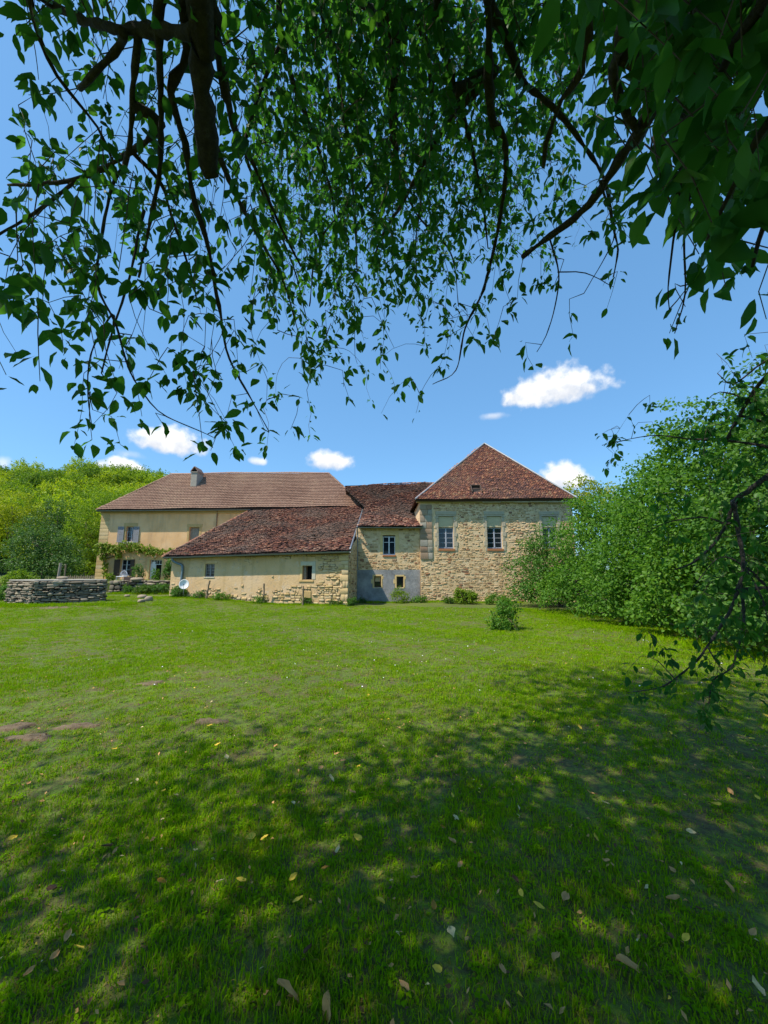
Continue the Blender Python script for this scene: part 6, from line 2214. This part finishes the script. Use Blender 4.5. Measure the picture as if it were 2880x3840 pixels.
    Q = Q[((Q[:, 1] < .2) | (el > math.radians(65))) & (np.abs(Q[:, 0] + .5) < 8.5) & (Q[:, 1] > -6.5)]
    az = r.uniform(0, 6.28, len(Q))
    X2 = np.stack([np.cos(az), np.sin(az), r.normal(-.5, .4, len(Q))], 1); N2 = np.stack([r.normal(0, .4, len(Q)), r.normal(0, .4, len(Q)), np.ones(len(Q))], 1)
    leafage(Q, X2, N2, r.uniform(.08, .14, len(Q)), SIMPLE, G['cherry'], root, r, 0, 'shade_crown')
    print('cherry leaves', len(P), 'shoots', len(tw_paths))
    leafage(P, X, N, S, CHL, G['cherry'], root, r, 300, 'crown')
    VV, FF, off = [], [], 0
    for p, rad in tw_paths:
        V, F = tube(p, np.linspace(rad, rad * .45, len(p)), 4, False)
        VV.append(V); FF.append(np.array(F) + off); off += len(V)
    V = np.concatenate(VV); F = np.concatenate(FF)
    o = bpy.data.objects.new('twigs', np_mesh('twigs', V, F.ravel(), np.arange(len(F)) * 4, G['twig'], smooth=True)); o['kind'] = 'stuff'
    link(o, root)


cherry()


# ------------------------------------------------------------------ fallen leaves
def fallen():
    r = np.random.default_rng(600)
    kinds = {'y': ('leaf_yellow', 'fallen yellow leaf curled on the shaded grass', 'yellow leaves fallen on the lawn'), 'p': ('leaf_pale', 'fallen pale cream leaf lying on the grass', 'pale leaves fallen on the lawn'),
             't': ('leaf_tan', 'fallen dry tan leaf lying on the grass', 'tan leaves fallen on the lawn'), 'b': ('leaf_brown', 'fallen dark brown withered leaf on the grass', 'brown leaves fallen on the lawn'), 'o': ('leaf_orange', 'fallen orange leaf lying on the grass', 'orange leaves fallen on the lawn')}
    left = "590,855p 705,905y 905,615y 978,755p 940,700y 1080,1108y 1140,1113y 840,1170p 497,1170t 458,1150b 1267,1285y 1285,1390y 1040,1300y 948,1305p 695,1305o 1405,1245o 1460,1165p 1545,1112y 1520,910t 1432,850p 1480,770t 1385,803t 1550,797y 335,1600y 50,1115y 120,872t 428,833p 1645,1395y 228,1640t 125,1705t 290,1545t 1330,1612b 555,610p 1265,958p 1645,590y 1590,480y 1455,740t 1190,705t 490,720y 220,1340b"
    right = "312,1025p 255,1065o 295,1130t 330,1230t 295,925y 570,1300b 597,1360y 785,1380t 915,1112y 965,1215t 1205,1218t 1330,1085p 1440,965y 1615,932y 1540,660y 845,622y 650,598y 513,600y 610,695t 1310,1555y 228,1695y 515,1700t 85,1770t 1600,1535t 1255,1385t 670,1415y 1495,1330t 1620,1775p 1365,1430b 960,960p 895,915t 1500,908t 1240,648y 1310,622y 1155,478y 1510,440y 1650,570y 1330,680y 1590,672y 215,1410o 130,1290t 1250,1255t 745,1640t"
    items = []
    for s, ox in ((left, 0), (right, 1440)):
        for t in s.split():
            xy, k = t[:-1], t[-1]
            x, y = map(float, xy.split(','))
            items.append((ox + x * .868, 2200 + y * .868, k, r.uniform(.036, .058)))
    big = [(1085, 3771, .12, 'large tan dry leaf standing up in the grass'), (1233, 3821, .10, 'broad tan leaf lying close to the large upright one'), (2356, 3667, .10, 'large pale tan lobed leaf lying in the shaded grass'), (1694, 3537, .07, 'large cream pointed leaf standing in the dark grass')]

    def make(c, size, mat, seed, up=.35):
        q = np.random.default_rng(seed)
        n = 5
        V, F = [], []
        cu, tw = q.uniform(-.5, .7), q.uniform(-.5, .5)
        for i in range(n + 1):
            t = i / n
            w = .62 * math.sin(math.pi * min(1, t * .94 + .06)) ** .75 * (1 - .25 * t) * (1 + q.uniform(-.15, .15))
            for j, s in enumerate((-1, -.5, 0, .5, 1)):
                V.append((t - .5, s * w / 2, .10 * abs(s) * (1 + tw) + cu * .45 * (t - .4) ** 2 + .03 * q.normal()))
        for i in range(n):
            for j in range(4): F.append((i * 5 + j, i * 5 + j + 1, (i + 1) * 5 + j + 1, (i + 1) * 5 + j))
        a = q.uniform(0, 6.28)
        M = Matrix.Translation(Vector(c)) @ Matrix.Rotation(a, 4, 'Z') @ Matrix.Rotation(q.normal(0, up), 4, 'Y') @ Matrix.Rotation(q.normal(0, up), 4, 'X') @ Matrix.Scale(size, 4)
        me = bpy.data.meshes.new('fallen_leaf'); me.from_pydata(V, [], F); me.materials.append(mat); me.shade_smooth()
        o = bpy.data.objects.new('fallen_leaf', me)
        return link(o, None, M)
    for k, (px, py, kd, s) in enumerate(items):
        P = on_ground(px, py)
        m, lab, grp = kinds[kd]
        o = make((P[0], P[1], P[2] + .036), s * 1.1, G[m], 700 + k)
        tag(o, lab, 'leaf', grp)
    for k, (px, py, s, lab) in enumerate(big):
        P = on_ground(px, py)
        o = make((P[0], P[1], P[2] + .045), s, G['leaf_pale' if k == 3 else 'leaf_tan'], 900 + k, .6)
        tag(o, lab, 'leaf')


fallen()


def litter():
    r = np.random.default_rng(640)
    coll = bpy.data.collections.new('litter_bits')
    for k, m in enumerate(('leaf_tan', 'leaf_brown', 'leaf_pale', 'leaf_brown', 'leaf_tan', 'leaf_yellow')):
        V = [(-.5, 0, 0), (-.1, -.22, .1 + .05 * k), (.5, r.uniform(-.1, .1), .02), (0, .24, .06 * (k % 3))]
        coll.objects.link(bpy.data.objects.new('litter_%s' % 'abcdef'[k], np_mesh('litter_bit', V, [0, 1, 2, 0, 2, 3], [0, 3], G[m])))
    n = 2400
    y = 1.2 + 9 * r.random(n) ** 1.3
    x = r.uniform(-1, 1, n) * (y * 1.0 + 1) * .95 + .4
    P = np.stack([x, y, ground_z(x, y) + .022], 1)
    s = r.uniform(.014, .038, n)
    scatter('leaf_litter', coll, P, r.choice(6, n, p=[.28, .28, .08, .2, .12, .04]), np.stack([r.normal(0, .4, n), r.normal(0, .4, n), r.uniform(0, 6.28, n)], 1), np.repeat(s[:, None], 3, 1), 'small dry leaf scraps lying in the shaded grass')


litter()
